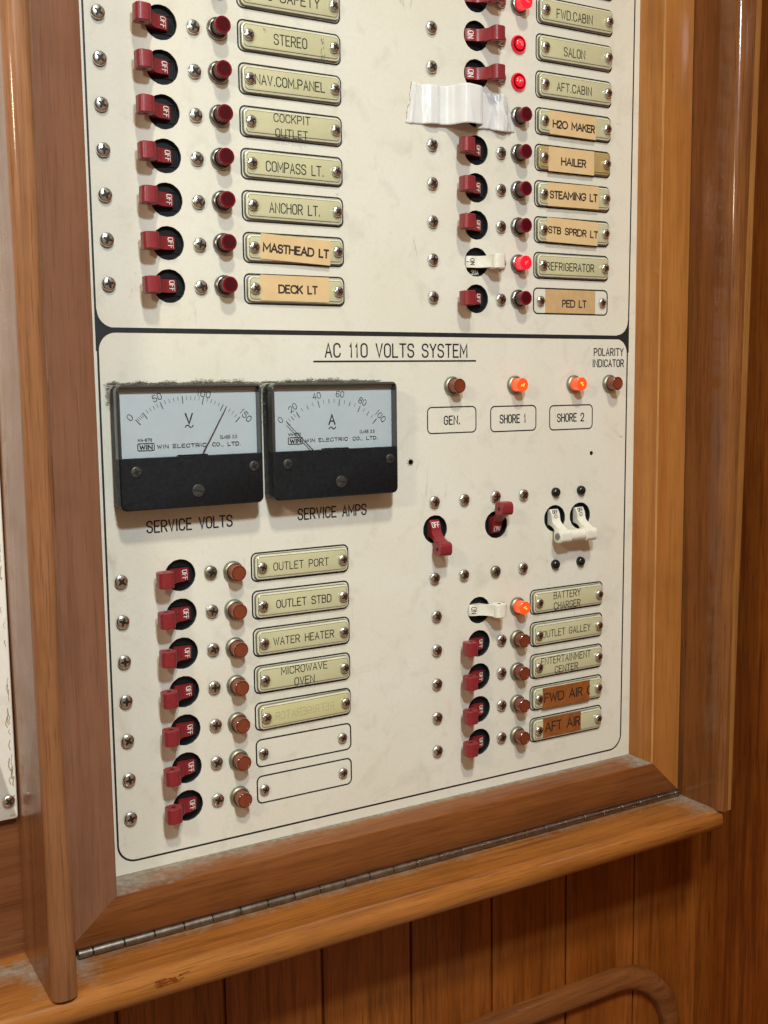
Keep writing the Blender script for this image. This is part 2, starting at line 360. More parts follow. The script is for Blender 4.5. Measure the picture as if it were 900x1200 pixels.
O_ = [(0, 0), (1, 0), (1, 1), (0, 1)]
G = {  # strokes: (rounded?, closed?, points)
 'A': [(0, 0, [(0, 0), (.5, 1), (1, 0)]), (0, 0, [(.17, .34), (.83, .34)])],
 'B': [(0, 0, [(0, 0), (0, 1)]), (1, 0, [(0, 1), (.92, 1), (.92, .53), (0, .53)]), (1, 0, [(.3, .53), (1, .53), (1, 0), (0, 0)])],
 'C': [(1, 0, [(1, .74), (1, 1), (0, 1), (0, 0), (1, 0), (1, .26)])],
 'D': [(0, 0, [(0, 0), (0, 1)]), (1, 0, [(0, 1), (1, 1), (1, 0), (0, 0)])],
 'E': [(0, 0, [(1, 1), (0, 1), (0, 0), (1, 0)]), (0, 0, [(0, .52), (.8, .52)])],
 'F': [(0, 0, [(1, 1), (0, 1), (0, 0)]), (0, 0, [(0, .52), (.8, .52)])],
 'G': [(1, 0, [(1, .76), (1, 1), (0, 1), (0, 0), (1, 0), (1, .46)]), (0, 0, [(1, .46), (.55, .46)])],
 'H': [(0, 0, [(0, 0), (0, 1)]), (0, 0, [(1, 0), (1, 1)]), (0, 0, [(0, .52), (1, .52)])],
 'I': [(0, 0, [(.5, 0), (.5, 1)])],
 'K': [(0, 0, [(0, 0), (0, 1)]), (0, 0, [(1, 1), (0, .38)]), (0, 0, [(.34, .6), (1, 0)])],
 'L': [(0, 0, [(0, 1), (0, 0), (1, 0)])],
 'M': [(0, 0, [(0, 0), (0, 1), (.5, .3), (1, 1), (1, 0)])],
 'N': [(0, 0, [(0, 0), (0, 1), (1, 0), (1, 1)])],
 'O': [(1, 1, O_)], '0': [(1, 1, O_)],
 'P': [(0, 0, [(0, 0), (0, 1)]), (1, 0, [(0, 1), (1, 1), (1, .46), (0, .46)])],
 'R': [(0, 0, [(0, 0), (0, 1)]), (1, 0, [(0, 1), (1, 1), (1, .48), (0, .48)]), (0, 0, [(.5, .48), (1, 0)])],
 'S': [(1, 0, [(.97, .78), (.97, 1), (0, 1), (0, .53), (1, .5), (1, 0), (0, 0), (0, .22)])],
 'T': [(0, 0, [(0, 1), (1, 1)]), (0, 0, [(.5, 1), (.5, 0)])],
 'U': [(1, 0, [(0, 1), (0, 0), (1, 0), (1, 1)])],
 'V': [(0, 0, [(0, 1), (.5, 0), (1, 1)])],
 'W': [(0, 0, [(0, 1), (.26, 0), (.5, .8), (.74, 0), (1, 1)])],
 'X': [(0, 0, [(0, 1), (1, 0)]), (0, 0, [(0, 0), (1, 1)])],
 'Y': [(0, 0, [(0, 1), (.5, .5), (1, 1)]), (0, 0, [(.5, .5), (.5, 0)])],
 '1': [(0, 0, [(.2, .78), (.5, 1), (.5, 0)])],
 '2': [(1, 0, [(0, .74), (0, 1), (1, 1), (1, .58), (.1, .06)]), (0, 0, [(0, 0), (1, 0)])],
 '4': [(0, 0, [(.75, 0), (.75, 1), (0, .32), (1, .32)])],
 '5': [(0, 0, [(.95, 1), (.1, 1), (.05, .56)]), (1, 0, [(.05, .6), (1, .6), (1, 0), (0, 0), (0, .2)])],
 '6': [(1, 1, [(0, 0), (1, 0), (1, .56), (0, .56)]), (1, 0, [(0, .3), (0, 1), (.9, 1), (.95, .84)])],
 '7': [(0, 0, [(0, 1), (1, 1), (.35, 0)])],
 '8': [(1, 1, [(.06, .53), (.94, .53), (.94, 1), (.06, 1)]), (1, 1, [(0, 0), (1, 0), (1, .53), (0, .53)])],
 '-': [(0, 0, [(.1, .5), (.9, .5)])],
 '(': [(0, 0, [(1, 1), (.55, .93), (.22, .8), (.04, .62), (0, .5), (.04, .38), (.22, .2), (.55, .07), (1, 0)])],
 '.': [(0, 0, [(.5, 0), (.5, .08)])], ',': [(0, 0, [(.5, .06), (.3, -.2)])],
 '~': [(1, 0, [(0, .3), (.1, .75), (.45, .75), (.55, .25), (.9, .25), (1, .7)])],
}
WID = {'I': .18, '1': .55, '.': .2, ',': .25, 'M': 1.2, 'W': 1.35, ' ': .75, '-': .7, 'E': .9, 'F': .88, 'L': .85}
def subdiv(q, step=.35):
    out = [q[0]]
    for a, b in zip(q, q[1:]):
        k = max(1, int(math.hypot(b[0] - a[0], b[1] - a[1]) / step))
        out += [(a[0] + (b[0] - a[0]) * i / k, a[1] + (b[1] - a[1]) * i / k) for i in range(1, k + 1)]
    return out
def text(mb, s, cx, y0, width, h, t, T=None, rot=0.0, gap=.42, mirror=False, wid=None, mi=0, curved=False):
    """single-stroke lettering centred on cx, baseline y0, total width and cap height given"""
    wd = dict(WID); wd.update(wid or {})
    units = sum(wd.get(c, 1) for c in s) + gap * (len(s) - 1)
    u = width / units; x = -width / 2; ca, sa = math.cos(R(rot)), math.sin(R(rot))
    for c in s:
        w = wd.get(c, 1) * u
        for rd, cl, pts in G.get(c, []):
            q = [(x + a * w, b * h) for a, b in pts]
            if curved and not rd: q = subdiv(q)
            if rd: q = round_poly(q, min(w, h) * .5, cl)
            if curved and rd: q = subdiv(q + ([q[0]] if cl else []))
            if mirror: q = [(-a, b) for a, b in q]
            q = [(cx + a * ca - b * sa, y0 + a * sa + b * ca) for a, b in q]
            ribbon(mb, q, t, bool(cl), T, mi)
        x += w + gap * u

# ------------------------------------------------------------------ positions read off the panel (mm)
UL = [-21.0 * i for i in range(-1, 7)]
UR = [19.81 - 21.02 * i for i in range(-2, 8)]
LLy = [-272.2 - 20.5 * i for i in range(7)]
LRy = [-312.3 - 20.5 * i for i in range(5)]
holes = [(31.0, y, 8.35) for y in UL[1:]] + [(218.0, y, 8.35) for y in UR[1:]] + [(31.4, y, 8.35) for y in LLy] + [(219.0, y, 8.2) for y in LRy]
holes += [(188.0, -260.7, 8.35), (232.0, -261.2, 8.35), (277.1, -260.7, 8.35), (297.5, -260.4, 8.35)]
small_holes = [(171.7, -220.7, 1.6), (306.5, -221.3, 1.35)]

# ------------------------------------------------------------------ the panel board
panel = thing('electrical_panel', (165, -430, 0), 'cream laminate switch panel with black engraved borders and headings, set in a teak frame', 'electrical panel')
PO = (165, -430)
def in_panel(mb, name, mats, smooth=None):
    mb.v = [(x - PO[0], y - PO[1], z) for x, y, z in mb.v]
    return mb.build(name, mats, panel, smooth=smooth)
mb = MB()
outer = [(-16, -427.5), (346, -427.5), (346, 110), (-16, 110)]
vs = [Vector(q) for q in outer]; edges = [(i, (i + 1) % 4) for i in range(4)]; faces = [list(range(4))]
for hx, hy, hr in holes + small_holes:
    n = 40 if hr > 3 else 16; b = len(vs)
    vs += [Vector((hx + hr * math.cos(2 * math.pi * i / n), hy + hr * math.sin(2 * math.pi * i / n))) for i in range(n)]
    edges += [(b + i, b + (i + 1) % n) for i in range(n)]
ov, oe, of, *_ = delaunay_2d_cdt(vs, edges, [], 1, 1e-4)
def in_hole(f):
    c = (ov[f[0]] + ov[f[1]] + ov[f[2]]) / 3
    return any((c.x - hx) ** 2 + (c.y - hy) ** 2 < (hr * .99) ** 2 for hx, hy, hr in holes + small_holes)
of = [f for f in of if not in_hole(f)]
mb.add([(q.x, q.y, 0) for q in ov], [f if (ov[f[1]] - ov[f[0]]).cross(ov[f[2]] - ov[f[0]]) > 0 else list(reversed(f)) for f in of])
for hx, hy, hr in holes + small_holes:
    n = 40 if hr > 3 else 16
    ring = [(hx + hr * math.cos(2 * math.pi * i / n), hy + hr * math.sin(2 * math.pi * i / n)) for i in range(n)]
    ri = [(hx + (hr - .35) * math.cos(2 * math.pi * i / n), hy + (hr - .35) * math.sin(2 * math.pi * i / n)) for i in range(n)]
    zb = -3 if hr > 3 else -6
    mb.loft([[(x, y, zb) for x, y in ri], [(x, y, -.35) for x, y in ri], [(x, y, 0) for x, y in ring]], (hr < 3, False), 1)
# outer edge thickness
mb.loft([[(x, y, -3) for x, y in outer], [(x, y, 0) for x, y in outer]], (False, False), 0)
in_panel(mb, 'board', ['panel', 'core'])

def ring_fill(mb, outer, inner, z):
    n = len(outer); mb.add([(x, y, z) for x, y in outer] + [(x, y, z) for x, y in inner], [[i, (i + 1) % n, n + (i + 1) % n, n + i] for i in range(n)])
# engraved borders: two rounded fields inside one dark outline
mb = MB()
def quad_round(c, r): return round_poly(c, r, True, 8)
zl = .05
up_in = [(-6.4, 100), (-6.4, -146.9), (335.9, -147.7), (338.3, 100)]
lo_in = [(-5.9, -149.0), (-6.3, -417.9), (333.5, -418.4), (335.3, -149.7)]
R_C = 9.0
loop_o = round_poly([(-7.6, -148), (-7.5, -419.0), (334.3, -419.5), (336.3, -148)], 8.5, False, 8)
# lower field border as a ring of matching points
lo = quad_round(lo_in, R_C); n = len(lo)
def out_pt(q, d):
    x, y = q
    return q
def offset_ring(pts, d):
    out = []; L = len(pts)
    for i in range(L):
        a, b, c = Vector(pts[i - 1]), Vector(pts[i]), Vector(pts[(i + 1) % L])
        t_ = (c - a).normalized(); out.append(tuple(b + Vector((t_.y, -t_.x)) * d))
    return out
sgn = 1
ring_fill(mb, offset_ring(lo, 1.05), lo, zl)
upr = round_poly([up_in[0], up_in[1], up_in[2], up_in[3]], R_C, False, 8)
upo = []
for i in range(len(upr)):
    a = Vector(upr[max(i - 1, 0)]); c = Vector(upr[min(i + 1, len(upr) - 1)]); t_ = (c - a).normalized()
    upo.append(tuple(Vector(upr[i]) + Vector((t_.y, -t_.x)) * 1.0))
k = len(upr)
mb.add([(x, y, zl + .015) for x, y in upo] + [(x, y, zl + .015) for x, y in upr], [[i, i + 1, k + i + 1, k + i] for i in range(k - 1)])
# the two filled corners where the fields meet at the divider, and the divider between
for sx_, xa, xb in ((1, -7.4, -6.2), (-1, 336.9, 335.8)):
    fan = []
    for i in range(9):      # arc of upper field corner
        a = R(180 + 90 * i / 8) if sx_ > 0 else R(360 - 90 * i / 8)
        cx = (xb + R_C) if sx_ > 0 else (xb - R_C); fan.append((cx + R_C * math.cos(a), -147.2 + R_C + R_C * math.sin(a)))
    low = []
    for i in range(9):
        a = R(180 - 90 * i / 8) if sx_ > 0 else R(90 * i / 8)
        cx = (xb + R_C) if sx_ > 0 else (xb - R_C - .4); low.append((cx + R_C * math.cos(a), -149.2 - R_C + R_C * math.sin(a)))
    pts = [(xa, fan[0][1])] + fan + list(reversed(low)) + [(xa, low[0][1])]
    vs_ = [(x, y, zl + .03) for x, y in fan] + [(x, y, zl + .03) for x, y in low]
    fs_ = [[i, i + 1, 9 + i + 1, 9 + i] for i in range(8)]
    mb.add(vs_, fs_)
    mb.add([(xa, fan[0][1], zl + .03), (xa, low[0][1], zl + .03), (low[0][0], low[0][1], zl + .03), (fan[0][0], fan[0][1], zl + .03)], [[0, 1, 2, 3]])
mb.add([(-4, -146.7, zl + .045), (334, -147.5, zl + .045), (334, -149.9, zl + .045), (-4, -149.2, zl + .045)], [[3, 2, 1, 0]])
in_panel(mb, 'engraved_border', 'core')

# engraved headings
mb = MB()
TZ = lambda z: (lambda x, y, l: (x, y, z + l))
text(mb, 'AC 110 VOLTS SYSTEM', 164.4, -161.0, 93, 7.2, .9, TZ(.05))
ribbon(mb, [(110.8, -163.4), (217.1, -163.2)], .9, False, TZ(.05))
in_panel(mb, 'engraved_heading', 'core')
mb = MB()
text(mb, 'POLARITY', 320.1, -160.0, 24.2, 4.3, .68, TZ(.05))
text(mb, 'INDICATOR', 319.8, -167.0, 25.6, 4.3, .68, TZ(.05))
in_panel(mb, 'engraved_heading', 'core')
for s_, cx, y0, wd in (('SERVICE VOLTS', 37.8, -248.9, 46), ('SERVICE AMPS', 120.6, -248.5, 42.3)):
    mb = MB(); text(mb, s_, cx, y0, wd, 5.7, .8, TZ(.05)); in_panel(mb, 'engraved_heading', 'core')
for s_, x0, x1, y0, y1, tw in (('GEN.', 183.3, 217.3, -204.8, -189.8, 10.8), ('SHORE 1', 228, 262, -205.2, -190.2, 19.3), ('SHORE 2', 272.7, 306.9, -205.6, -190.7, 21)):
    mb = MB(); text(mb, s_, (x0 + x1) / 2 - (.4 if s_ != 'GEN.' else 0), (y0 + y1) / 2 - 2.5, tw, 4.7, .75, TZ(.05))
    ribbon(mb, [q[:2] for q in rr(x0, y0, x1, y1, 2.8)], .72, True, TZ(.05))
    in_panel(mb, 'engraved_heading', 'core')
plate_x = {'UL': 100.7, 'LL': 100.5, 'LR': 287.3}
def urx(i): return 290.5 - .2 * i
outl = [(100.7, y) for y in UL] + [(urx(i), UR[i + 2]) for i in range(-2, 8)] + [(100.4, y) for y in LLy] + [(287.3, y) for y in LRy]
for cx, y in outl:
    mb = MB()
    ribbon(mb, [q[:2] for q in rr(cx - 29.2, y - 7.55, cx + 29.2, y + 7.55, 3.0)], .85, True, TZ(.05))
    in_panel(mb, 'engraved_outline', 'core')
for hx, hy, w_ in ((171.7, -220.7, 1), ):
    mb = MB()   # rusty halo of the old screw hole
    for a in range(26):
        an = random.random() * 6.28; r0 = 1.55; r1 = r0 + random.random() ** 2 * 1.3 + .15
        ribbon(mb, [(hx + r0 * math.cos(an), hy + r0 * math.sin(an)), (hx + r1 * math.cos(an), hy + r1 * math.sin(an))], .35, False, TZ(.03))
    in_panel(mb, 'hole_stain', 'grime')

# ------------------------------------------------------------------ small hardware
def mk_screw(r, h, cap='chrome', nm='screw', slot=False, flat=.35):
    def mk():
        mb = MB(); n = 36
        def z(rn): return h * (flat + (1 - flat) * math.sqrt(max(0, 1 - min(1, rn) ** 2.2)))
        mb.lathe([(r, 0)] + [(r * q, z(q)) for q in (1, .985, .95, .9, .82, .72, .6, .46, .3, .15, .03)], n=n, caps=(False, True))
        w = .38 if not slot else .20; e_ = .64 if not slot else .9
        def strip(a_, k):
            ca, sa = math.cos(a_), math.sin(a_); L_ = []
            st = 9
            for sgn in (-1, 1):
                for i in range(st):
                    u = -e_ + 2 * e_ * i / (st - 1); ww = w / 2 * (1 if abs(u) < .3 else 1 - .45 * (abs(u) - .3) / max(e_ - .3, .01)) * sgn
                    x, y = u * ca - ww * sa, u * sa + ww * ca
                    L_.append((x * r, y * r, z(math.hypot(x, y)) + .03 + k * .012))
            mb.add(L_, [[i, i + 1, st + i + 1, st + i] for i in range(st - 1)], 1)
        strip(0, 0)
        if not slot:
            strip(math.pi / 2, 1)
            mb.add([(.2 * r * math.cos(i * 1.5708 + .785), .2 * r * math.sin(i * 1.5708 + .785), z(.1) + .06) for i in range(4)], [[0, 1, 2, 3]], 1)
        return mb, nm, [cap, 'recess' if cap in ('chrome', 'dull') else 'slot']
    return mk
def screw(parent, loc, kind='mount', rot=None):
    rot = random.uniform(0, 90) if rot is None else rot
    if kind == 'mount': return part('sc_m', mk_screw(3.45, 2.5, flat=.52), parent, loc, rot)
    if kind == 'dull': return part('sc_d', mk_screw(3.45, 2.5, 'dull', flat=.52), parent, loc, rot)
    if kind == 'plate': return part('sc_p', mk_screw(2.85, 2.3, flat=.5), parent, loc, rot)
    if kind == 'black': return part('sc_b', mk_screw(3.0, 3.4, 'black_screw', flat=.3), parent, loc, rot)
    if kind == 'gauge': return part('sc_g', mk_screw(2.7, .9, 'gauge_screw', flat=.5), parent, loc, rot)
    if kind == 'slot': return part('sc_s', mk_screw(3.3, .8, 'gauge_screw', slot=True, flat=.6), parent, loc, rot)

def mk_body():
    mb = MB(); mb.lathe([(9.6, -2.9), (0.05, -2.9)], n=36, caps=(False, True))
    mb.loft([rr(-4.6, -7.4, 4.6, 7.4, 1, -2.85), rr(-4.6, -7.4, 4.6, 7.4, 1, -2.2), rr(-4.1, -6.9, 4.1, 6.9, .8, -2.2), rr(-4.1, -6.9, 4.1, 6.9, .8, -2.84)], (False, False), 0)
    mb.add([(-4.1, -6.9, -2.8), (4.1, -6.9, -2.8), (4.1, 6.9, -2.8), (-4.1, 6.9, -2.8)], [[0, 1, 2, 3]], 1)
    return mb, 'body', ['black', 'slot']
def arc(cx, cz, r, a0, a1, n):
    return [(cx + r * math.cos(R(a0 + (a1 - a0) * i / n)), cz + r * math.sin(R(a0 + (a1 - a0) * i / n))) for i in range(n + 1)]
def mk_toggle(mat, up):
    def mk():
        # side profile in (v, z), lever hanging down; mirrored when the lever is up
        K = -10.5; s = -1 if up else 1
        hub = [(8.2 * math.sin(R(a)), -7.0 + 8.2 * math.cos(R(a))) for a in (42, 36, 30, 24, 18, 12, 6, 0)]
        arm = hub + [(-1.6, 1.7), (-3.2, 3.2), (-5.0, 5.6), (-6.3, 8.2), (-7.2, 10.2), (K, 10.6), (K, 5.0), (-6.6, 3.4), (-5.2, 1.2), (-4.4, -1.8), (-4.0, -5), (5.0, -5)]
        kn = []
        cz = 8.1; hw = 4.0; rc = 2.6
        corners = [(K + hw - rc, cz + hw - rc, 0), (K - hw + rc, cz + hw - rc, 90), (K - hw + rc, cz - hw + rc, 180), (K + hw - rc, cz - hw + rc, 270)]
        for cx, cc, a0 in corners: kn += arc(cx, cc, rc, a0, a0 + 90, 6)
        kn = [((x + .10 * math.sin(i * 2.6)) if x < K - 1 else x, z_) for i, (x, z_) in enumerate(kn)]
        mb = MB()
        def ext(prof, w, bev):
            prof = [(v * s, z_) for v, z_ in prof]
            cen = (sum(v for v, _ in prof) / len(prof), sum(z_ for _, z_ in prof) / len(prof))
            def ringu(u, k): return [(u, cen[0] + (v - cen[0]) * k, cen[1] + (z_ - cen[1]) * k) for v, z_ in prof]
            rings = [ringu(-w, 1 - bev / 4), ringu(-w + bev, 1), ringu(w - bev, 1), ringu(w, 1 - bev / 4)]
            if s < 0: rings = [list(reversed(r_)) for r_ in rings]
            rings = [list(reversed(r_)) for r_ in rings] if True else rings
            mb.loft(rings, (True, True), 0)
        ext(arm, 3.3, .25); ext(kn, 4.1, .35)
        # bored pin hole in both ends of the grip
        for u in (-4.13, 4.13):
            n = 14; ring = [(u, s * K + 1.15 * math.cos(2 * math.pi * i / n), 8.4 + 1.15 * math.sin(2 * math.pi * i / n)) for i in range(n)]
            if u < 0: ring = list(reversed(ring))
            mb.add(ring, [list(range(n))], 1)
        return mb, 'toggle', [mat, 'slot']
    return mk
def mk_legend(s_, ink, up, bar=False):
    def mk():
        mb = MB(); k = -1 if up else 1
        def T(x, y, l):      # wrap the legend round the hub
            th = (y + 0) / 8.3; rad = 8.24 + l
            return (x, rad * math.sin(th), -7.0 + rad * math.cos(th))
        y0 = 1.2 if not up else -4.2
        if bar == 'circle':
            text(mb, 'OFF', 0, 2.9, 3.9, 2.3, .45, T, curved=True); ribbon(mb, subdiv(round_poly([(-1, .1), (1, .1), (1, 2.2), (-1, 2.2)], 1, True)), .42, True, T)
        elif bar == 'line':
            text(mb, 'ON', 0, -3.2, 3.4, 2.4, .45, T, curved=True); ribbon(mb, subdiv([(0, -5.6), (0, -3.9)]), .4, False, T)
        else: text(mb, s_, 0, y0, 5.0 if s_ == 'OFF' else 3.9, 3.2, .38, T, curved=True)
        return mb, 'lettering', ink
    return mk
SW_GROUP = 'toggle breakers on the switch panel'
def breaker(x, y, label, up=False, mat='red', vert=False, screws=((0, 0),), off=None, skind='mount', tilt=0.0, dv=-1.5):
    b = thing('breaker_switch', (x, y, 0), label, 'switch', SW_GROUP, rot=0 if vert else -90)
    part('body', mk_body, b)
    dv = 0 if vert else dv
    tg = part(('tg', mat, up), mk_toggle(mat, up), b, (0, dv, 0), tilt)
    ink = 'ink_black' if mat == 'white_toggle' else 'ink_white'
    bar = False
    if mat == 'white_toggle': bar = 'circle' if not up else ('line' if skind == 'line' else False)
    part(('lg', ink, up, bar), mk_legend('ON' if up else 'OFF', ink, up, bar), tg)
    for sx_, sy_, kd in screws:
        dx, dy = sx_ - x, sy_ - y
        if not vert: dx, dy = -dy, dx       # the breaker's own frame is turned a quarter clockwise
        screw(b, (dx, dy, 0), kd)
    return b

def mk_collar(mat):
    def mk():
        mb = MB(); n = 32
        mb.lathe([(5.5, 0), (5.5, 1.3), (5.0, 2.1), (4.35, 2.4), (4.1, 2.0), (4.1, .6)], n=n, caps=(False, False)); return mb, 'collar', mat
    return mk
def mk_lens(mat, h=8.5):
    def mk():
        mb = MB(); mb.lathe([(4.05, .5), (4.05, 2.6), (4.05, 4.2), (4.05, h - 1.6), (4.12, h - 1.3), (4.12, h - .25), (3.85, h)], n=28, caps=(False, True)); return mb, 'lens', mat
    return mk
def mk_tip(mat, h=8.5):
    def mk():
        mb = MB(); mb.lathe([(4.16, h - 1.25), (4.16, h - .2), (3.9, h + .05), (3.3, h + .05), (3.0, h - .25)], n=28, caps=(False, False), mi=0)
        n = 24; ring = []
        for k_, rad in enumerate((3.0, 2.0, 1.0, .12)):
            ring.append([(rad * math.cos(2 * math.pi * i / n), rad * math.sin(2 * math.pi * i / n), h - .2 - .06 * k_ - (.16 if (i + k_) % 2 else 0)) for i in range(n)])
        mb.loft(ring, (False, True), 0); return mb, 'lens_cap', mat
    return mk
def mk_filament(mat, h=8.5):
    def mk():
        mb = MB()
        for dx, dy, rr_ in ((-.8, .3, .5), (.8, -.2, .5), (0, .8, .4)):
            mb.lathe([(rr_, h - .2), (rr_, h + .18), (rr_ * .6, h + .32)], (dx, dy), 12)
        mb.box((-1.6, -.25, h - .1), (1.6, .15, h + .24)); return mb, 'bulb', mat
    return mk
def mk_bare(mat):
    def mk():
        mb = MB(); mb.lathe([(5.3, 0), (5.3, .7), (4.9, 1.3), (4.3, 1.2), (4.0, .4), (3.4, .3), (3.1, 1.6), (2.4, 2.4), (1.0, 2.9), (.1, 3.0)], n=32, caps=(False, True), mis=[1, 1, 0, 2, 2, 2, 0, 0, 0, 0]); return mb, 'lens', [mat, 'lit_red_rim', 'lit_red_deep']
    return mk
def indicator(x, y, label, kind, collar='nut', tilt=0.0):
    b = thing('indicator_light', (x, y, 0), label, 'indicator light', 'indicator lamps on the switch panel', rot=random.uniform(0, 360))
    if kind == 'bare':
        part('bare', mk_bare('lit_red'), b); part('bareb', mk_filament('lit_red_core', 2.85), b); return b
    part(('col', collar), mk_collar(collar), b)
    part(('lens', kind), mk_lens(kind), b)
    if kind.startswith('lit'): part(('fil', kind), mk_filament(kind + '_core'), b)
    else:
        tipm = {'lens_red': 'tip_red', 'lens_amber': 'tip_amber', 'lens_brown': 'tip_brown'}[kind]
        part(('tip', kind), mk_tip(tipm), b)
    return b

def mk_plate(edge='plate_edge', face='plate'):
    def mk():
        mb = MB(); a, b = 28.2, 6.75
        def q(i, z, r): return rr(-a + i, -b + i, a - i, b - i, r, z)
        mb.loft([q(0, 0, 2.9), q(0, 1.3, 2.9), q(.3, 1.9, 2.6), q(1.2, 2.1, 1.9), q(1.45, 2.36, 1.7)], (False, False), 1, mis=[2, 2, 1, 2])
        mb.loft([q(1.5, 2.35, 1.7), q(1.75, 2.42, 1.5)], (False, True), 0); return mb, 'plate', [face, edge, 'plate_side']
    return mk
PLATE_GROUP = 'name plates on the switch panel'
def nameplate(x, y, label, lines, rot=0.0, tape=None, face='plate', mirror=False, dx=0.0, dy=0.0):
    b = thing('nameplate', (x + dx, y + dy, 0), label, 'nameplate', PLATE_GROUP, rot=rot)
    part(('plate', face), mk_plate('plate_tan' if face == 'plate_tan' else 'plate_edge', face), b)
    for sx_ in (-24.4, 24.4): screw(b, (sx_, 0, 2.4), 'plate')
    host = b; z = 2.46
    if tape:
        x0, x1, y0, y1, tr_, tm = tape; mb = MB(); ca, sa = math.cos(R(tr_)), math.sin(R(tr_))
        nx = 14; g_ = []
        for j in range(2):
            row = []
            for i in range(nx + 1):
                xx = x0 + (x1 - x0) * i / nx; yy = (y0, y1)[j]
                row.append((xx * ca - yy * sa, xx * sa + yy * ca, 2.52 + .06 * math.sin(i * 1.3 + j)))
            g_.append(row)
        b0 = [(x_, y_, z_ - .12) for x_, y_, z_ in g_[0]]; b1 = [(x_, y_, z_ - .12) for x_, y_, z_ in g_[1]]
        ring = lambda i: [b0[i], g_[0][i], g_[1][i], b1[i]]
        mb.loft([list(reversed(ring(i))) for i in range(nx + 1)], (True, True), 0)
        host = mb.build('label_tape', tm, b, smooth=30); z = 2.62
    if lines:
        mb = MB()
        for s_, cx, y0, wd, h, tk, ink, rt in lines:
            text(mb, s_, cx, y0, wd, h, tk, TZ(z), rt, mirror=mirror, gap=.38 if ink != 'ink_tape' else .24, wid=None if ink != 'ink_tape' else {'E': .72, 'F': .7, 'L': .66, 'S': .72, 'T': .8, 'R': .75, 'P': .72, 'B': .76, 'K': .85, 'A': 1.02, 'H': .95, 'D': 1.0, 'I': .15, 'C': 1.0, 'O': 1.2, 'G': 1.15, 'M': 1.15, 'N': 1.0, '2': .75, ' ': .6})
        mb.build('lettering', ink, host, smooth=None)
    return b
def eng(s_, cx, y0, w, h=4.9, t_=.52): return (s_, cx, y0, w, h, t_ + .06, 'ink_plate', 0)
def tap(s_, cx, y0, w, h=3.7, t_=.62, rot=0): return (s_, cx, y0, w, h, t_ + .2, 'ink_tape', rot)

# ------------------------------------------------------------------ upper left field: DC breakers
UL_N = ['LPG SAFETY', 'STEREO', 'NAV.COM.PANEL', 'COCKPIT OUTLET', 'COMPASS LT.', 'ANCHOR LT.', 'MASTHEAD LT', 'DECK LT']
UL_L = [[eng('LPG SAFETY', -2.5, -2.6, 37.5)], [eng('STEREO', -.9, -2.6, 18.6)], [eng('NAV.COM.PANEL', -1.4, -2.3, 39.5, 4.6)],
        [eng('COCKPIT', -1.0, 1.1, 20.6, 3.9, .42), eng('OUTLET', -1.4, -6.3, 18.4, 3.9, .42)], [eng('COMPASS LT.', .2, -3.2, 33)],
        [eng('ANCHOR LT.', -.4, -2.9, 29)], [tap('MASTHEAD LT', -.2, -2.6, 37.8, 3.9, .68, -2.6)], [tap('DECK LT', .4, -1.7, 22.3, 3.8, .66)]]
UL_T = [None] * 6 + [(-20.6, 20.2, -6.6, 6.4, -2.6, 'tape_tan'), (-21.2, 18.8, -6.0, 7.2, 0, 'tape_tan')]
for i, y in enumerate(UL):
    nm = UL_N[i]; what = 'tan taped nameplate' if i > 5 else 'olive nameplate'
    if i: breaker(31, y, 'dark red toggle switch turned off, in the row of the %s plate' % nm, screws=((0, y, 'mount'), (47.4, y, 'mount')), tilt=random.uniform(-2, 2))
    indicator(60.2, y + 1.0, 'unlit dark red indicator lamp just left of the %s plate' % nm, 'lens_red')
    extra = {0: ', cut off by the top edge', 1: ' with a scratched right end', 3: ' in two lines'}.get(i, '')
    pl_ = nameplate(100.7, y, '%s reading %s%s' % (what, nm, extra), UL_L[i], rot=random.uniform(-.5, .5), tape=UL_T[i])
    if i in (1, 3):
        mb = MB(); rs = random.Random(i)
        if i == 1:
            for k in range(16): xx = rs.gauss(17.2, .9); yy = rs.uniform(-5, 4.4); ribbon(mb, [(xx, yy), (xx + rs.uniform(-.5, .3), yy - rs.uniform(.4, 1.8))], rs.uniform(.12, .28), False, TZ(2.44))
            for k in range(5): xx = rs.gauss(-15.5, .5); yy = rs.uniform(0, 4.8); ribbon(mb, [(xx, yy), (xx + rs.uniform(-.3, .3), yy - rs.uniform(.4, 1.4))], .15, False, TZ(2.44))
        else:
            for xx in (-8.6, -4.4, .6, 3.6): ribbon(mb, [(xx - .8, -6.35), (xx + .8, -6.35)], .4, False, TZ(2.45))
        mb.build('scratches', 'ink_plate', pl_, smooth=None)

# ------------------------------------------------------------------ upper right field
UR_N = ['topmost right', 'FWD.CABIN', 'SALON', 'AFT.CABIN', 'H2O MAKER', 'HAILER', 'STEAMING LT', 'STB SPRDR LT', 'REFRIGERATOR', 'PED LT']
UR_L = [[], [eng('FWD.CABIN', -2.3, -3.4, 27.2, 4.9)], [eng('SALON', -2.1, -3.2, 16, 4.8)], [eng('AFT.CABIN', -1.8, -2.7, 26.6, 4.6)],
        [tap('H2O MAKER', -1.8, -3.2, 32, 4.0)], [tap('HAILER', -1.7, -3.3, 18.7, 4.0)], [tap('STEAMING LT', -1.0, -2.1, 36.5, 4.0)],
        [tap('STB SPRDR LT', -1.1, -2.3, 38.4, 3.7, .52, -2.0)], [eng('REFRIGERATOR', -2.8, -2.6, 37, 4.4)], []]
UR_T = [None, None, None, None, (-20.3, 15.5, -7.3, 6.2, 0, 'tape_tan'), (-20.9, 14.6, -7.6, 6.6, 0, 'tape_tan'), (-21.3, 18.7, -6.8, 6.9, 0, 'tape_tan'),
        (-21.7, 18.4, -7.3, 6.9, -1.4, 'tape_tan'), None, None]
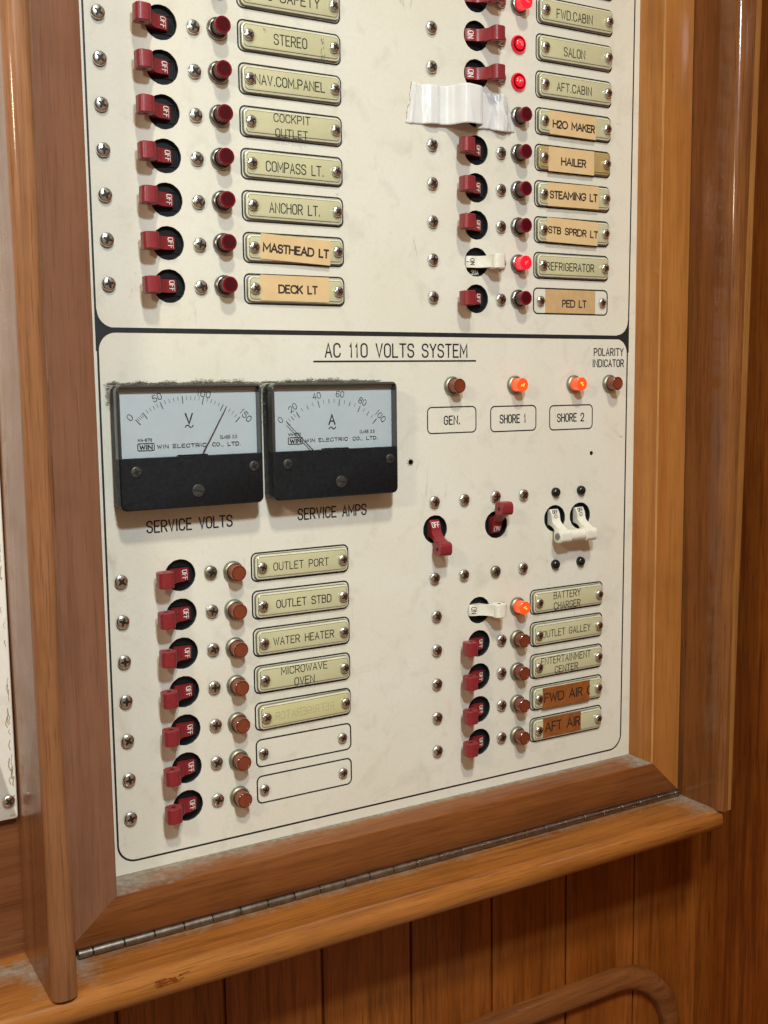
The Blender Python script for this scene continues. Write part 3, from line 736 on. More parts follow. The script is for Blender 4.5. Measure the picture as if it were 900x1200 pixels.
for k, y in enumerate(UR):
    i = k - 2; nm = UR_N[k]; x = urx(i); row = 'in the row of the %s plate' % nm
    sw_sc = ((187.4, y, 'mount'), (235.0, y, 'mount'))
    if k:
        if k in (1, 2, 3): breaker(218, y, 'dark red toggle switch turned on, ' + row, up=True, screws=sw_sc)
        elif k == 8:
            b = breaker(218, y, 'white toggle switch turned on, marked 20A, ' + row, up=True, mat='white_toggle', screws=sw_sc, skind='line')
            mb = MB(); text(mb, '20A', -5.6, -1.9, 4.6, 2.6, .42, lambda x_, y_, l: (-y_ - 0, x_, -2.1 + l))
            mb.v = [(6.4 if False else a, b_, c_) for a, b_, c_ in mb.v]
            mb2 = MB(); text(mb2, '20A', .3, -7.0, 4.8, 2.5, .40, TZ(-2.1))
            mb2.v = [(-yy, xx, zz) for xx, yy, zz in mb2.v]   # upright in the photo, so turned in the breaker's own frame
            mb2.build('rating', 'ink_white', b, smooth=None)
        elif k == 4: breaker(218, y, 'dark red toggle switch hidden under the white vinyl tape', screws=sw_sc)
        else: breaker(218, y, 'dark red toggle switch turned off, ' + row, screws=sw_sc, tilt=random.uniform(-2, 2))
        if k in (2, 3): indicator(248.1, y - .7, 'capless glowing red indicator lamp left of the %s plate' % nm, 'bare')
        elif k in (1, 8): indicator(248.0, y + .2, 'glowing red indicator lamp in a collar left of the %s plate' % nm, 'lit_red')
        else: indicator(248.0, y + .7, 'unlit dark red indicator lamp just left of the %s %s' % (nm, 'tape' if k == 9 else 'plate'), 'lens_red')
    if k < 9:
        what = 'olive nameplate' if not UR_T[k] else 'tan taped nameplate'
        lab = 'olive nameplate at the top right corner, almost wholly cut off' if k == 0 else ('aged brown nameplate with tan tape reading HAILER' if k == 5 else '%s reading %s' % (what, nm))
        nameplate(x, y, lab, UR_L[k], rot=random.uniform(-.5, .5), tape=UR_T[k], face='plate_tan' if k == 5 else 'plate')
    else:
        b = thing('label_strip', (x, y, 0), 'tan tape label reading PED LT stuck straight on the panel between two screws', 'label')
        mb = MB(); mb.box((-20.3, -7.0, .07), (19.2, 7.1, .22)); tp = mb.build('label_tape', 'tape_old', b)
        mb = MB(); text(mb, 'PED LT', 2.5, -3.2, 18.6, 4.0, .8, TZ(.25), 0, gap=.24, wid={'E': .72, 'P': .72, 'L': .66, 'T': .8, ' ': .6}); mb.build('lettering', 'ink_tape', tp, smooth=None)
        for sx_ in (-24.2, 24.6): screw(panel, (x + sx_ - PO[0], y - PO[1], 0), 'plate')

# ------------------------------------------------------------------ lower left field: AC breakers
LL_N = ['OUTLET PORT', 'OUTLET STBD', 'WATER HEATER', 'MICROWAVE OVEN', 'blank reversed', None, None]
LL_L = [[eng('OUTLET PORT', -.9, -2.3, 33, 4.0, .42)], [eng('OUTLET STBD', .3, -2.1, 33, 4.1, .50)], [eng('WATER HEATER', -.2, -2.1, 36.6, 4.0, .44)],
        [eng('MICROWAVE', -.4, 1.4, 28, 3.9, .42), eng('OVEN', -.5, -5.4, 12, 4.0, .42)], [('REFRIGERATOR', -1.0, -2.2, 36, 4.0, .4, 'ink_faint', 0)], None, None]
for i, y in enumerate(LLy):
    ref = 'the %s plate' % LL_N[i] if i < 4 else ('the plate with worn reversed lettering', 'the upper empty outline', 'the lowest empty outline')[i - 4]
    breaker(31.4, y, 'dark red toggle switch turned off, in the row of ' + ref, screws=((0.1, y, 'mount'), (47.8, y, 'dull' if i == 0 else 'mount')), tilt=random.uniform(-2, 2), dv=-.4)
    indicator(60.4, y - .7, 'unlit amber indicator lamp just left of ' + ref, 'lens_amber', 'nut_old')
    if i < 4: nameplate(100.5, y, 'olive nameplate reading %s%s' % (LL_N[i], ' in two lines' if i == 3 else ''), LL_L[i], rot=random.uniform(-.4, .4), dy=-.3 if i == 1 else 0)
    elif i == 4: nameplate(100.5, y, 'yellowish olive nameplate with worn lettering reading backwards', LL_L[i], rot=.7, mirror=True, dx=.3, face='plate_yellow')
    else:
        for sx_ in (75.2, 123.9): screw(panel, (sx_ - PO[0], y - PO[1], 0), 'plate')

# ------------------------------------------------------------------ lower right field
LR_N = ['BATTERY CHARGER', 'OUTLET GALLEY', 'ENTERTAINMENT CENTER', 'FWD AIR C', 'AFT AIR']
LR_L = [[eng('BATTERY', -1.7, 1.0, 21.4, 4.2, .42), eng('CHARGER', -1.7, -5.7, 21, 4.2, .42)], [eng('OUTLET GALLEY', -1.8, -2.2, 38.5, 4.2, .42)],
        [eng('ENTERTAINMENT', -2.2, .9, 40, 4.2, .40), eng('CENTER', -2.0, -5.4, 18.5, 4.0, .40)], [tap('FWD AIR', -4.3, -3.0, 30.4, 5.3, .68), tap('(', 16.2, -3.0, 1.8, 5.3, .68)], [tap('AFT AIR', -4.9, -1.7, 28, 5.6, .72)]]
LR_T = [None, None, None, (-21.1, 17.4, -7.0, 6.2, 0, 'tape_brown'), (-20.7, 10.2, -5.4, 7.1, 0, 'tape_brown')]
for i, y in enumerate(LRy):
    nm = LR_N[i]; row = 'in the row of the %s plate' % nm; sc_ = ((188.1, y, 'mount'), (235.4, y, 'mount'))
    if i == 0: breaker(219, y + .3, 'white toggle switch turned on, ' + row, up=True, mat='white_toggle', screws=sc_)
    else: breaker(219, y - .3, 'dark red toggle switch turned off, ' + row, screws=sc_, tilt=random.uniform(-2, 2))
    indicator(247.7, y - .7, ('glowing orange' if i == 0 else 'unlit brown amber') + ' indicator lamp just left of the %s plate' % nm, 'lit_orange' if i == 0 else 'lens_brown', 'nut_old')
    what = 'olive nameplate reading %s%s' % (nm, ' in two lines' if i in (0, 2) else '') if i < 3 else 'nameplate with burnt orange tape reading %s' % nm
    nameplate(287.3, y, what, LR_L[i], rot=random.uniform(-.4, .4), tape=LR_T[i])

# ------------------------------------------------------------------ shore power group
for x, lab, kind in ((200.2, 'unlit brown indicator lamp above the GEN. box', 'lens_brown'), (245.5, 'glowing orange indicator lamp above the SHORE 1 box', 'lit_orange'),
                     (291.2, 'glowing orange indicator lamp above the SHORE 2 box', 'lit_orange'), (320.5, 'unlit amber indicator lamp under the POLARITY INDICATOR heading', 'lens_amber')):
    indicator(x, -177.6, lab, kind, 'nut_old')
breaker(188, -260.7, 'dark red toggle switch turned off, hanging down below the GEN. box', vert=True,
        screws=((187.2, -244.5, 'mount'), (208.3, -244.5, 'mount'), (187.0, -289.5, 'mount'), (207.8, -289.6, 'mount')))
breaker(232, -261.2, 'dark red toggle switch turned on, pointing up below the SHORE 1 box', up=True, vert=True,
        screws=((231.1, -244.1, 'mount'), (252.1, -244.4, 'mount'), (231.0, -289.7, 'dull'), (251.8, -289.6, 'mount')))
b = thing('double_breaker_switch', (287.3, -260.6, 0), 'pair of white toggles joined by a tie bar, turned off, with four black screws', 'switch')
for x in (277.1, 297.5):
    part('body', mk_body, b, (x - 287.3, 0, 0))
    tg = part(('tg', 'white_toggle', False), mk_toggle('white_toggle', False), b, (x - 287.3, 0, 0))
    part(('lg', 'ink_black', False, 'circle'), mk_legend('OFF', 'ink_black', False, 'circle'), tg)
    for y in (-244.4, -289.8): screw(b, (x - 287.1, y + 260.6, 0), 'black')
mb = MB(); n = 24; K_ = -10.5
rings = []
for u, r_ in ((-14.6, 2.6), (-14.6, 3.3), (-14.0, 3.5), (-6.3, 3.5), (-6.0, 3.1), (-5.6, 3.75), (5.6, 3.75), (6.0, 3.1), (6.3, 3.5), (14.0, 3.5), (14.6, 3.2), (14.8, 2.4)):
    rings.append([(u, K_ + r_ * math.cos(-2 * math.pi * i / n), 8.3 + r_ * math.sin(-2 * math.pi * i / n)) for i in range(n)])
mb.loft([list(reversed(r_)) for r_ in rings], (True, True), 0)
tb = mb.build('tie_bar', 'white_toggle', b)
mb = MB(); n = 16
ringp = lambda u, r_: [(u, K_ + r_ * math.cos(2 * math.pi * i / n), 8.3 + r_ * math.sin(2 * math.pi * i / n)) for i in range(n)]
mb.loft([ringp(-14.4, 2.1), ringp(-15.0, 2.1), ringp(-15.15, 1.6)], (False, True), 0)
pin = mb.build('pin_head', 'nut', tb)

# ------------------------------------------------------------------ meters
def meter(name, x0, label, cx, ticks, nums, needle, unit, tag_):
    w, y0, y1 = 75.6, -235.9, -174.7
    b = thing(name, (x0 + w / 2, y0, 0), label, 'meter', 'panel meters')
    ox = x0 + w / 2; L = lambda x: x - ox; Y = lambda y: y - y0
    def rect(i, z, r): return rr(-w / 2 + i, i, w / 2 - i, Y(y1) - i, r, z)
    mb = MB(); mb.loft([rect(.9, 0, 3.2), rect(.9, 2.2, 3.2), rect(0.2, 2.6, 3.5), rect(0.2, 8.2, 3.5), rect(.8, 8.6, 3)], (False, True), 0)
    mb.build('housing', 'black', b)
    d = Y(-210.4)
    # front block below the window
    mb = MB()
    def blk(i, z):
        return [(-w / 2 + i, d, z)] + [q for q in rr(-w / 2 + i, i, w / 2 - i, 20, 3.2, z)[14:]] + [(w / 2 - i, d, z)]
    mb.loft([blk(0, 8.6), blk(0, 13.3), blk(.7, 14.0)], (False, True), 0)
    cov = mb.build('front_cover', 'black', b)
    for sx_ in (-30.6, 33.6): screw(cov, (sx_ * .97, Y(-216.9), 13.9), 'gauge', 20)
    screw(cov, (1.9, Y(-227.8), 13.9), 'slot', -12)
    # rim of the window: left, top and right walls
    mb = MB(); tw = 1.3
    o_ = [(-w / 2, d)] + [(-w / 2 + 3 - 3 * math.cos(R(a)), Y(y1) - 3 + 3 * math.sin(R(a))) for a in range(0, 91, 15)] + [(w / 2 - 3 + 3 * math.sin(R(a)), Y(y1) - 3 + 3 * math.cos(R(a))) for a in range(0, 91, 15)] + [(w / 2, d)]
    i_ = [(-w / 2 + tw, d)] + [(-w / 2 + tw, Y(y1) - tw)] * 7 + [(w / 2 - tw, Y(y1) - tw)] * 7 + [(w / 2 - tw, d)]
    k_ = len(o_)
    vs_ = [(x, y, 8.5) for x, y in o_] + [(x, y, 13.3) for x, y in o_] + [(x + (.6 if x < 0 else -.6), y - (.6 if y > d + 8 else 0), 14.0) for x, y in o_] + [(x, y, 14.0) for x, y in i_] + [(x, y, 8.6) for x, y in i_]
    fs_ = []
    for r_ in range(4):
        for i in range(k_ - 1):
            q = [r_ * k_ + i, r_ * k_ + i + 1, (r_ + 1) * k_ + i + 1, (r_ + 1) * k_ + i]
            if len(set(vs_[a] for a in q)) >= 3: fs_.append(list(reversed(q)))
    mb.add(vs_, fs_); mb.build('rim', 'rim', b, smooth=30)
    # dial card, lettering, needle, window
    mb = MB(); mb.box((-w / 2 + tw, d - 3, 8.7), (w / 2 - tw, Y(y1) - tw, 9.3)); dial = mb.build('dial', 'dial', b)
    mb = MB(); Tz = TZ(9.34); rx, ry, Ro, = L(cx), Y(-220.2 if unit == 'V' else -223.0), 39.7 if unit == 'V' else 39.5
    for a, ln, tk in ticks:
        s_, c_ = math.sin(R(a)), math.cos(R(a)); ribbon(mb, [(rx + s_ * (Ro - ln), ry + c_ * (Ro - ln)), (rx + s_ * Ro, ry + c_ * Ro)], tk, False, Tz, cap=False)
    for s_, a in nums:
        rad = Ro + (.2 if s_ == '100' and unit == 'V' else 1.2); text(mb, s_, 0, 0, {1: 2.0, 2: 4.6, 3: 6.9}[len(s_)], 3.1, .34, (lambda x, y, l, a=a, rad=rad: (rx + math.sin(R(a)) * (rad + y) + math.cos(R(a)) * x, ry + math.cos(R(a)) * (rad + y) - math.sin(R(a)) * x, 9.34 + l)), wid={'1': .5})
    text(mb, unit, rx + (0 if unit == 'V' else -.2), Y(-194.2 if unit == 'V' else -197), 3.6, 4.9, .75, Tz)
    text(mb, '~', rx, Y(-196.6 if unit == 'V' else -200.0), 4.0, 2.0, .5, Tz)
    lx = L(x0 + 11); ly = Y(-206.5)
    ribbon(mb, [q[:2] for q in rr(lx - .2, ly - .4, lx + 8.2, ly + 3.1, .7)], .42, True, Tz)
    text(mb, 'WIN', lx + 4.0, ly + .35, 6.2, 1.9, .55, Tz, gap=.3)
    text(mb, 'WIN', lx + 12.6, ly + .45, 5.6, 1.7, .3, Tz); text(mb, 'ELECTRIC', lx + 26.6, ly + .45, 17.4, 1.7, .32, Tz); text(mb, 'CO., LTD.', lx + 46.4, ly + .45, 15.4, 1.7, .32, Tz)
    text(mb, 'WA-670', lx + 3.5, ly + 4.2, 7.0, 1.3, .22, Tz); text(mb, 'CLASS 2.5', lx + 47.6, ly + 4.2, 9.2, 1.5, .2, Tz)
    mb.build('lettering', 'ink_black', dial, smooth=None)
    mb = MB(); mb.box((-w / 2 + tw, Y(y1) - 3.3, 9.4), (w / 2 - tw, Y(y1) - tw + .1, 11.2), bev=.4); mb.build('refraction_band', 'band', b)  # added strip, its grey paints the refraction in the clear top wall
    mb = MB(); s_, c_ = math.sin(R(needle)), math.cos(R(needle))
    p0 = Vector((rx + s_ * 9, ry + c_ * 9)); p1 = Vector((rx + s_ * (Ro - .5), ry + c_ * (Ro - .5))); nn = Vector((c_, -s_))
    mb.loft([[(q.x, q.y, z_) for q, z_ in ((p - nn * h_, 11.0), (p + nn * h_, 11.0), (p + nn * h_, 11.25), (p - nn * h_, 11.25))] for p, h_ in ((p0, .30), (p1, .16))], (True, True), 0)
    mb.build('needle', 'needle', b)
    mb = MB(); mb.loft([rr(rx - 7, d - 1, rx + 9, d + .7, .8, 9.3), rr(rx - 7, d - 1, rx + 9, d + .7, .8, 11.4)], (False, True), 0); mb.build('pivot_cover', 'black', b)
    mb = MB(); mb.add([(-w / 2 + 1.2, d, 13.5), (w / 2 - 1.2, d, 13.5), (w / 2 - 1.2, Y(y1) - 1.2, 13.5), (-w / 2 + 1.2, Y(y1) - 1.2, 13.5)], [[0, 1, 2, 3]]); mb.build('window', 'window', b, smooth=None)
    return b
tv = []
maj = [-43.9, -36.6, -21.7, -4.6, 11.7, 27.9, 44.0]
for j, a in enumerate(maj):
    tv.append((a, 3.7, .42))
    if j < 6:
        for q in range(1, 5): tv.append((a + (maj[j + 1] - a) * q / 5, 2.0, .22))
meter('volt_meter', -2.3, 'black square meter with a V dial, its needle past the middle, above SERVICE VOLTS', 35.4, tv,
      [('0', -45.5), ('50', -22.5), ('100', 11.5), ('150', 46.5)], 30.0, 'V', 'volts')
ta = []; maj = [-43.9, -32.9, -12.2, 6.8, 26.2, 44.5]
for j, a in enumerate(maj):
    ta.append((a, 3.7, .42))
    if j < 5:
        for q in range(1, 4): ta.append((a + (maj[j + 1] - a) * q / 4, 2.5 if q == 2 else 2.0, .34 if q == 2 else .22))
meter('ammeter', 79.2, 'black square meter with an A dial, its needle at zero, above SERVICE AMPS', 116.4, ta,
      [('0', -46.5), ('20', -33.5), ('40', -12.5), ('60', 6.8), ('80', 26.5), ('100', 45.5)], -45.2, 'A', 'amps')

# lint caught on top of the meters
mb = MB(); mb.lift = 0
def strands(mb, x0, x1, y0, z0, z1, count, up, rnd):
    for _ in range(count):
        x = rnd.uniform(x0, x1); z_ = rnd.uniform(z0, z1); a = rnd.uniform(0, 6.28); l_ = rnd.uniform(.6, 1.9)
        p_ = Vector((x, y0 + abs(rnd.gauss(0, .32)) * up, z_)); d_ = Vector((math.cos(a), rnd.uniform(-.1, .45) * up, math.sin(a) * .7))
        c_ = Vector((rnd.uniform(-1, 1), rnd.uniform(-.5, .7) * up, rnd.uniform(-.6, .6)))
        pts = [p_ + d_ * l_ * s + c_ * 4 * s * (1 - s) * l_ * .3 for s in (0, .25, .5, .75, 1)]
        w_ = rnd.uniform(.05, .10)
        for k in range(4):
            a_, b_ = pts[k], pts[k + 1]
            mb.add([(a_.x, a_.y - w_, a_.z), (b_.x, b_.y - w_, b_.z), (b_.x, b_.y + w_, b_.z), (a_.x, a_.y + w_, a_.z)], [[0, 1, 2, 3]])
rnd = random.Random(3)
for x0, x1 in ((-3.2, 74), (78.5, 150)):
    strands(mb, x0, x1, -174.6, .1, 5.0, 1300, 1, rnd)
    for _ in range(9):
        c0 = rnd.uniform(x0, x1 - 4); strands(mb, c0, c0 + rnd.uniform(2, 8), -174.4, .1, 5.0, 90, rnd.uniform(1.2, 2.4), rnd)
for _ in range(600):      # between the two meters
    strands(mb, 74.0, 78.6, rnd.uniform(-196, -174.5) if rnd.random() < .7 else rnd.uniform(-180, -174), .3, 6, 1, .4, rnd)
for _ in range(90):      # down the left side of the volt meter
    strands(mb, -3.3, -2.4, rnd.uniform(-184, -174.5), .2, 3, 1, .4, rnd)
o = mb.build('dust_fuzz', 'fuzz', smooth=None); tag(o, 'grey brown lint gathered along the tops of the two meters', 'lint', kind='stuff')

# ------------------------------------------------------------------ white vinyl tape stuck over one breaker
b = thing('vinyl_tape', (208, -33, 0), 'torn strip of glossy white tape stuck over a switch above the HAILER row', 'tape')
prof = [(171, .25), (176, .35), (181, .5), (183.2, 2.4), (185.5, 3.5), (189.5, 3.5), (192.0, 2.2), (196, 2.6), (199, 6.2), (200.6, 11), (202.4, 13.2), (205, 13.6), (208, 13.6), (211.2, 13.5), (213.6, 12.9), (214.6, 10.8),
        (215.2, 6.5), (216.0, 3.0), (217.5, 1.5), (220, 1.0), (223, .8), (227, .8), (230, 1.4), (232.2, 2.9), (235, 3.3), (237.8, 2.6), (240, 1.0), (243, .4), (245, .3)]
def pz(x):
    for (a, za), (c, zc) in zip(prof, prof[1:]):
        if a <= x <= c:
            s = (x - a) / (c - a); s = s * s * (3 - 2 * s) * .5 + s * .5; return za + (zc - za) * s
    return .3
mb = MB(); nx, ny = 150, 22; rnd = random.Random(5); grid = []
tear = [rnd.uniform(-.5, .5) for _ in range(ny + 1)]
for j in range(ny + 1):
    v = j / ny; row = []
    xl = 174.6 - 3.9 * v + (1.2 * math.exp(-((v - .48) / .06) ** 2)) + tear[j] * .6
    xr = 236.5 + 8.6 * min(1, v / .7) + tear[-j] * .3
    for i in range(nx + 1):
        u = i / nx; x = xl + (xr - xl) * u
        top = -12.6 - .4 * math.sin(x * .21) + (1.6 if x < 213 else 1.4); bot = -33.0 + (1.0 if x > 195 else 1.0 * (x - 171) / 24)
        if x > 216: bot = -31.3 - .5 * math.sin(x * .3); top = -11.0
        y = top + (bot - top) * v
        z_ = pz(x)
        for px_, pv, sl, wd_, am in ((177.5, .2, 6, .9, .55), (180.0, .1, 9, .7, .45), (174.6, .8, -3, 1.0, .5), (183.0, .9, 4, .8, .25), (229.5, .3, 9, 1.0, .9), (233.5, .5, 14, .8, .7), (239.5, .8, 10, 1.1, .9), (226.0, .9, -5, 1.2, .4), (206, .85, 5, 1.4, .35)):
            d_ = (x - px_ - sl * (v - pv)) / wd_
            z_ += am * math.exp(-d_ * d_) * math.exp(-((v - pv) / .5) ** 2)
        z_ += .07 * math.sin(v * 5 + x * .3)
        row.append((x - 208, y + 33, max(z_, .22 + .02 * math.sin(i))))
    grid.append(row)
vs_ = [q for r_ in grid for q in r_]; W1 = nx + 1
fs_ = [[(j + 1) * W1 + i, (j + 1) * W1 + i + 1, j * W1 + i + 1, j * W1 + i] for j in range(ny) for i in range(nx)]
mb.add(vs_, fs_)
o = mb.build('tape_strip', 'tape_white', b, smooth=60)
sol = o.modifiers.new('thickness', 'SOLIDIFY'); sol.thickness = .00016; sol.offset = -1
mb = MB(); 
for j in range(ny):
    x, y, z_ = grid[j][0]
    if rnd.random() < .8: mb.box((x - rnd.uniform(.1, .55), y - .75, .05), (x + .15, y + .1, .2 + rnd.uniform(0, .1)))
mb.build('glue_edge', 'grime', b, smooth=None)

# ------------------------------------------------------------------ teak door frame, hinge, mouldings
fr_ = thing('door_frame', (165, -447.6, 0), 'varnished teak frame with mitred corners round the switch panel', 'frame')
FO = (165, -447.6)
def local(mb, org): mb.v = [(x - org[0], y - org[1], z) for x, y, z in mb.v]; return mb
XL, XLi, XRi, XR, YB, YBi, YT = -41.0, -14.4, 342.2, 366.6, -447.6, -424.7, 112
ZF = 21.5
def stile(poly, bev_edges, zf, worn=0):  # worn: material slot of the bevels, used for a painted highlight
    """poly: xy corners; front face inset along the edges listed"""
    mb = MB(); c = [Vector(q) for q in poly]; n = len(c)
    def inset(d):
        out = []
        for i in range(n):
            p0, p1, p2 = c[i - 1], c[i], c[(i + 1) % n]
            def line(a, b_, e):
                t_ = (b_ - a).normalized(); nn = Vector((-t_.y, t_.x)); k = d if e in bev_edges else d * .12
                return a + nn * k, t_
            q1, t1 = line(p0, p1, (i - 1) % n); q2, t2 = line(p1, p2, i)
            den = t1.x * t2.y - t1.y * t2.x
            s = ((q2 - q1).x * t2.y - (q2 - q1).y * t2.x) / den
            out.append(q1 + t1 * s)
        return out
    rings = [[(q.x, q.y, -4) for q in c], [(q.x, q.y, zf - .9) for q in c], [(q.x, q.y, zf - .25) for q in inset(.3)], [(q.x, q.y, zf) for q in inset(.95)]]
    mb.loft(rings, (True, True), 0, mis=[0, worn, worn, 0]); return mb  # worn is only the bevels' material slot; slot 1 is the painted highlight
mb = stile([(XL, YB), (XLi, YBi), (XLi, YT), (XL, YT)], (1,), ZF); local(mb, FO).build('stile', 'teak_stile', fr_)
mb = stile([(XR - 1.0, YB), (XR + .9, YT), (XRi + .8, YT), (XRi - .6, YBi)], (2,), ZF, 1); local(mb, FO).build('stile', ['teak_stile_b', 'teak_highlight'], fr_)
mb = stile([(XL, YB), (XR - 1.0, YB), (XRi - .6, YBi), (XLi, YBi)], (2, 0), ZF - .08); local(mb, FO).build('rail', 'teak_rail', fr_)

hg = thing('piano_hinge', (165, -449.3, 22), 'long steel piano hinge along the bottom of the teak frame', 'hinge')
HX = [-35.5] + [-28.0 + 15.56 * i for i in range(0, 26)]
for i in range(len(HX)):
    xa = HX[i] + .22; xb = (HX[i + 1] if i + 1 < len(HX) else 365.5) - .22
    mb = MB(); n = 16; r0 = 2.3
    def ringx(x, r_): return [(x - 165, r_ * math.cos(2 * math.pi * k / n), r_ * math.sin(2 * math.pi * k / n)) for k in range(n)]
    mb.loft([ringx(xa, r0 - .35), ringx(xa + .3, r0), ringx(xb - .3, r0), ringx(xb, r0 - .35)], (True, True), 0)
    mb.build('knuckle', 'hinge', hg)
mb = MB(); mb.box((-35 - 165, 1.0, -24), (365 - 165, 1.55, -1.0)); mb.build('leaf', 'hinge', hg)
mb = MB(); n = 12; rp = lambda x: [(x - 165, 1.5 * math.cos(2 * math.pi * k / n), 1.5 * math.sin(2 * math.pi * k / n)) for k in range(n)]
mb.loft([rp(-35), rp(365)], (True, True), 0); mb.build('hinge_pin', 'recess', hg)

# sill: flat top, full round nose
def sill_prof(d=0.0):
    yT, yB, zc, r_ = -451.6 - d, -466.6 + d, 48.5, 7.5 - d
    return [(yB, -6), (yT, -6), (yT, zc)] + [((yT + yB) / 2 + r_ * math.sin(R(a)), zc + r_ * math.cos(R(a))) for a in range(80, -81, -10)] + [(yB, zc)]
mb = MB(); rings = []
xs = [-170 + 541.0 * i / 60 for i in range(61)]
rw = random.Random(11)
for x in xs: rings.append([(x, y + .25 * math.sin(x * .021) * (1 if z_ > 40 else .3), z_ + .35 * math.sin(x * .017 + 1)) for y, z_ in sill_prof()])
for dd, dx in ((.5, 1.0), (2.0, 2.0), (5.0, 2.5)): rings.append([(371 + dx, -459.1 + (y + 459.1) * (1 - dd / 8), min(z_, 56 - dd * 1.2)) for y, z_ in sill_prof()])
mb.loft(rings, (True, True), 0)
o = mb.build('sill_moulding', 'teak_sill'); tag(o, 'golden teak ledge with rounded nose running under the hinge', 'moulding')
mb = MB()      # chip in the varnish on the nose
for k in range(26):
    x = rw.uniform(-9, 4); a = rw.uniform(6, 30); L_ = rw.uniform(2, 6); r_ = 7.56
    p0 = (x, -459.1 + r_ * math.sin(R(a)), 48.85 + r_ * math.cos(R(a)) + .2); p1 = (x + L_, -459.1 + r_ * math.sin(R(a + 2)), 48.85 + r_ * math.cos(R(a + 2)) + .2)
    mb.add([p0, p1, (p1[0], p1[1] + .35, p1[2] - .1), (p0[0], p0[1] + .35, p0[2] - .1)], [[0, 1, 2, 3]])
c_ = mb.build('varnish_chip', 'teak_bulk', o, loc=(0, 0, 0), smooth=None)

def vert_mould(name, x0t, x1t, x0b, x1b, yb, yt, zn, rl, rr_, mat, label, bulge=0.0):
    def sec(x0, x1, y):
        pts = [(x0, 0)] + [(x0 + rl - rl * math.cos(R(a)), zn - rl + rl * math.sin(R(a))) for a in range(0, 91, 10)] + [(x1 - rr_ + rr_ * math.sin(R(a)), zn - rr_ + rr_ * math.cos(R(a))) for a in range(0, 91, 10)] + [(x1, 0)]
        return [(x, y, z_) for x, z_ in pts]
    mb = MB(); n = 40; rings = []
    for i in range(n + 1):
        s = i / n; y = yb + (yt - yb) * s
        rings.append(sec(x0b + (x0t - x0b) * s + .15 * math.sin(y * .03), x1b + (x1t - x1b) * s + .15 * math.sin(y * .027 + 1), y))
    rings = [list(reversed(r_)) for r_ in rings]
    mb.loft(rings, (True, True), 0); o = mb.build(name, mat); return tag(o, label, 'moulding')
M['teak_strip'] = wood('pale_teak_edge', 'y', mid=(.28, .115, .03), dark=(.17, .06, .014), light=(.36, .16, .045), off=(.2, .3, .1))
vert_mould('side_moulding', -56.0, -43.2, -55.6, -43.4, -452.0, 115, 55.5, 5.2, 5.2, 'teak_mould', 'round nosed teak moulding standing left of the panel frame')
mo = vert_mould('side_moulding', 368.2, 383.4, 368.0, 370.6, -452.0, 115, 57.5, 5.5, .5, 'teak_mould_b', 'deep dark teak moulding standing right of the panel frame')
es = vert_mould('edge_strip', 383.5, 389.6, 370.7, 378.6, -452.0, 115, 57.0, .8, 2.5, 'teak_strip', None); es.parent = mo; es.location = (0, 0, 0); del es['category']

# ------------------------------------------------------------------ side panel at far left
b = thing('side_panel', (-100, -381, 0), 'blank white panel with one corner screw at the left edge', 'panel')
mb = MB(); mb.loft([rr(-80, 0, 43.6, 500, 1.5, 1.5), rr(-80, 0, 43.6, 500, 1.5, 5.4), rr(-79.6, .4, 43.2, 499.6, 1.3, 5.8)], (True, True), 0); mb.build('board', 'panel2', b)
screw(b, (39.4, 9.6, 5.8), 'plate', 40)
mb = MB(); rg = random.Random(4)
for k in range(34):
    y = rg.random() ** 1.6 * 190 + 1; x = 42.4 - abs(rg.gauss(0, .8)) if y > 8 else 42 - rg.random() * 9
    yy = y if y > 8 else rg.uniform(.6, 2.2)
    ribbon(mb, [(x, yy), (x - rg.uniform(.2, .9), yy + rg.uniform(.8, 2.5)), (x + rg.uniform(-.3, .4), yy + rg.uniform(2.5, 6))] if y > 8 else [(x, yy), (x + 2, yy + rg.uniform(-.3, .6))], rg.uniform(.2, .5), False, TZ(5.83))
mb.build('glue_stain', 'grime', b, smooth=None)

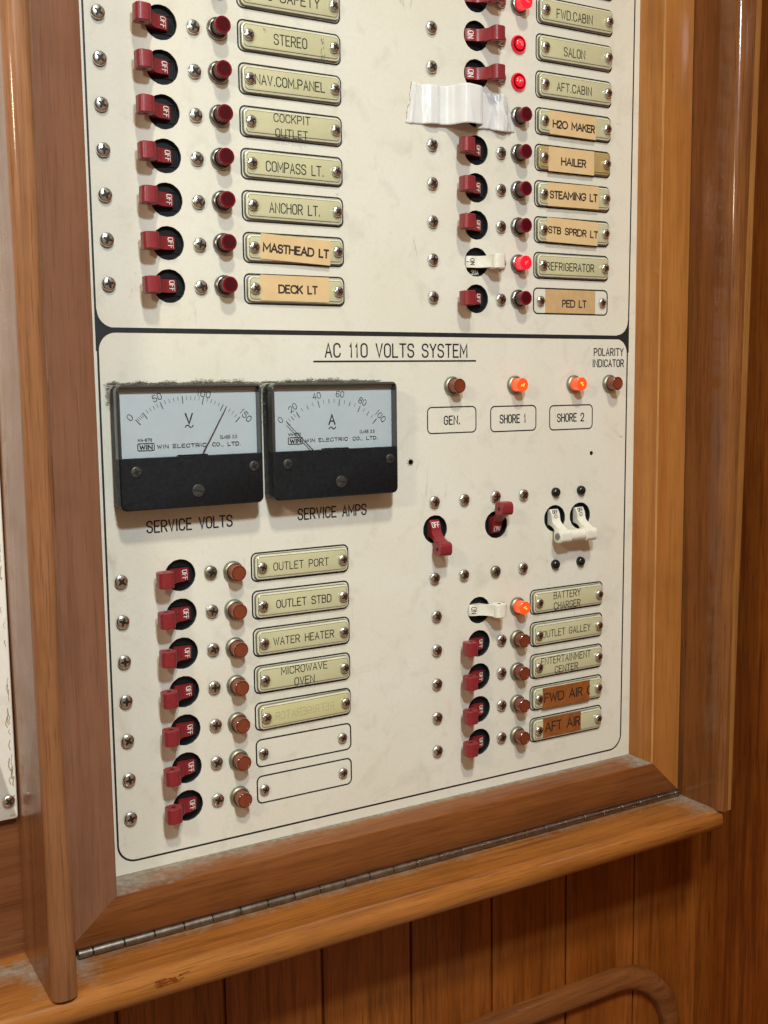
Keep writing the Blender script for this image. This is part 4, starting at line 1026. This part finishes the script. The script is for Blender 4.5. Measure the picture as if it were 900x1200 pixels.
# ------------------------------------------------------------------ walls behind
mb = MB(); gx = [-311 + 60.05 * i for i in range(13)]      # tongue and groove planks under the sill
for i in range(12):
    x0, x1 = gx[i] + .6, min(gx[i + 1] - .6, 415.8)
    if x0 > 415: break
    r_ = [(x0, -5), (x0, -1.4), (x0 + 1.5, 0), (x1 - 1.5, 0), (x1, -1.4), (x1, -5)]
    mb.loft([[(x, -720, z_) for x, z_ in reversed(r_)], [(x, -455, z_) for x, z_ in reversed(r_)]], (True, True), 0)
mb.box((-311, -720, -9), (415.8, -455, -3.5))
o = mb.build('plank_wall', 'teak_plank', smooth=20); tag(o, 'dark teak plank wall with narrow grooves under the ledge', 'wall', kind='structure')
mb = MB(); mb.box((416, -720, -40), (430, 115, 420)); o = mb.build('bulkhead', 'teak_bulk', smooth=None); tag(o, 'dark reddish teak bulkhead at the right edge', 'wall', kind='structure')
mb = MB(); mb.box((-311, -455, -10), (-42, 115, 1.2)); mb.box((366.8, -455, -10), (415.9, 115, 0)); mb.box((-42, -455, -16), (366.8, 115, -11))
o = mb.build('side_wall', 'teak_left', smooth=None); tag(o, 'reddish brown wood wall behind the panels', 'wall', kind='structure')

# moulding round the pull in the planks
path = []
x0, x1, y0, y1, rc = 60.0, 382.0, -705.0, -581.5, 52.0
for cx, cy, a0 in ((x1 - rc, y1 - rc, 0), (x0 + rc, y1 - rc, 90), (x0 + rc, y0 + rc, 180), (x1 - rc, y0 + rc, 270)):
    for i in range(15): a = R(a0 + 90 * i / 14); path.append((cx + rc * math.cos(a), cy + rc * math.sin(a), math.cos(a), math.sin(a)))
mb = MB(); sec = [(8.0 * math.cos(R(a)), 7.8 * max(0, math.sin(R(a))) ** .62) for a in range(0, 181, 12)]
sec = [(-8.0, -1)] + list(reversed(sec)) + [(8.0, -1)]
rings = [[(px + nx_ * o_, py + ny_ * o_, z_) for o_, z_ in sec] for px, py, nx_, ny_ in path]
rings.append(rings[0])
mb.loft([list(reversed(r_)) for r_ in rings], (False, False), 0, close=False)
o = mb.build('pull_moulding', 'teak_oval'); tag(o, 'brown teak half round moulding with curved corner on the planks at the bottom', 'moulding')
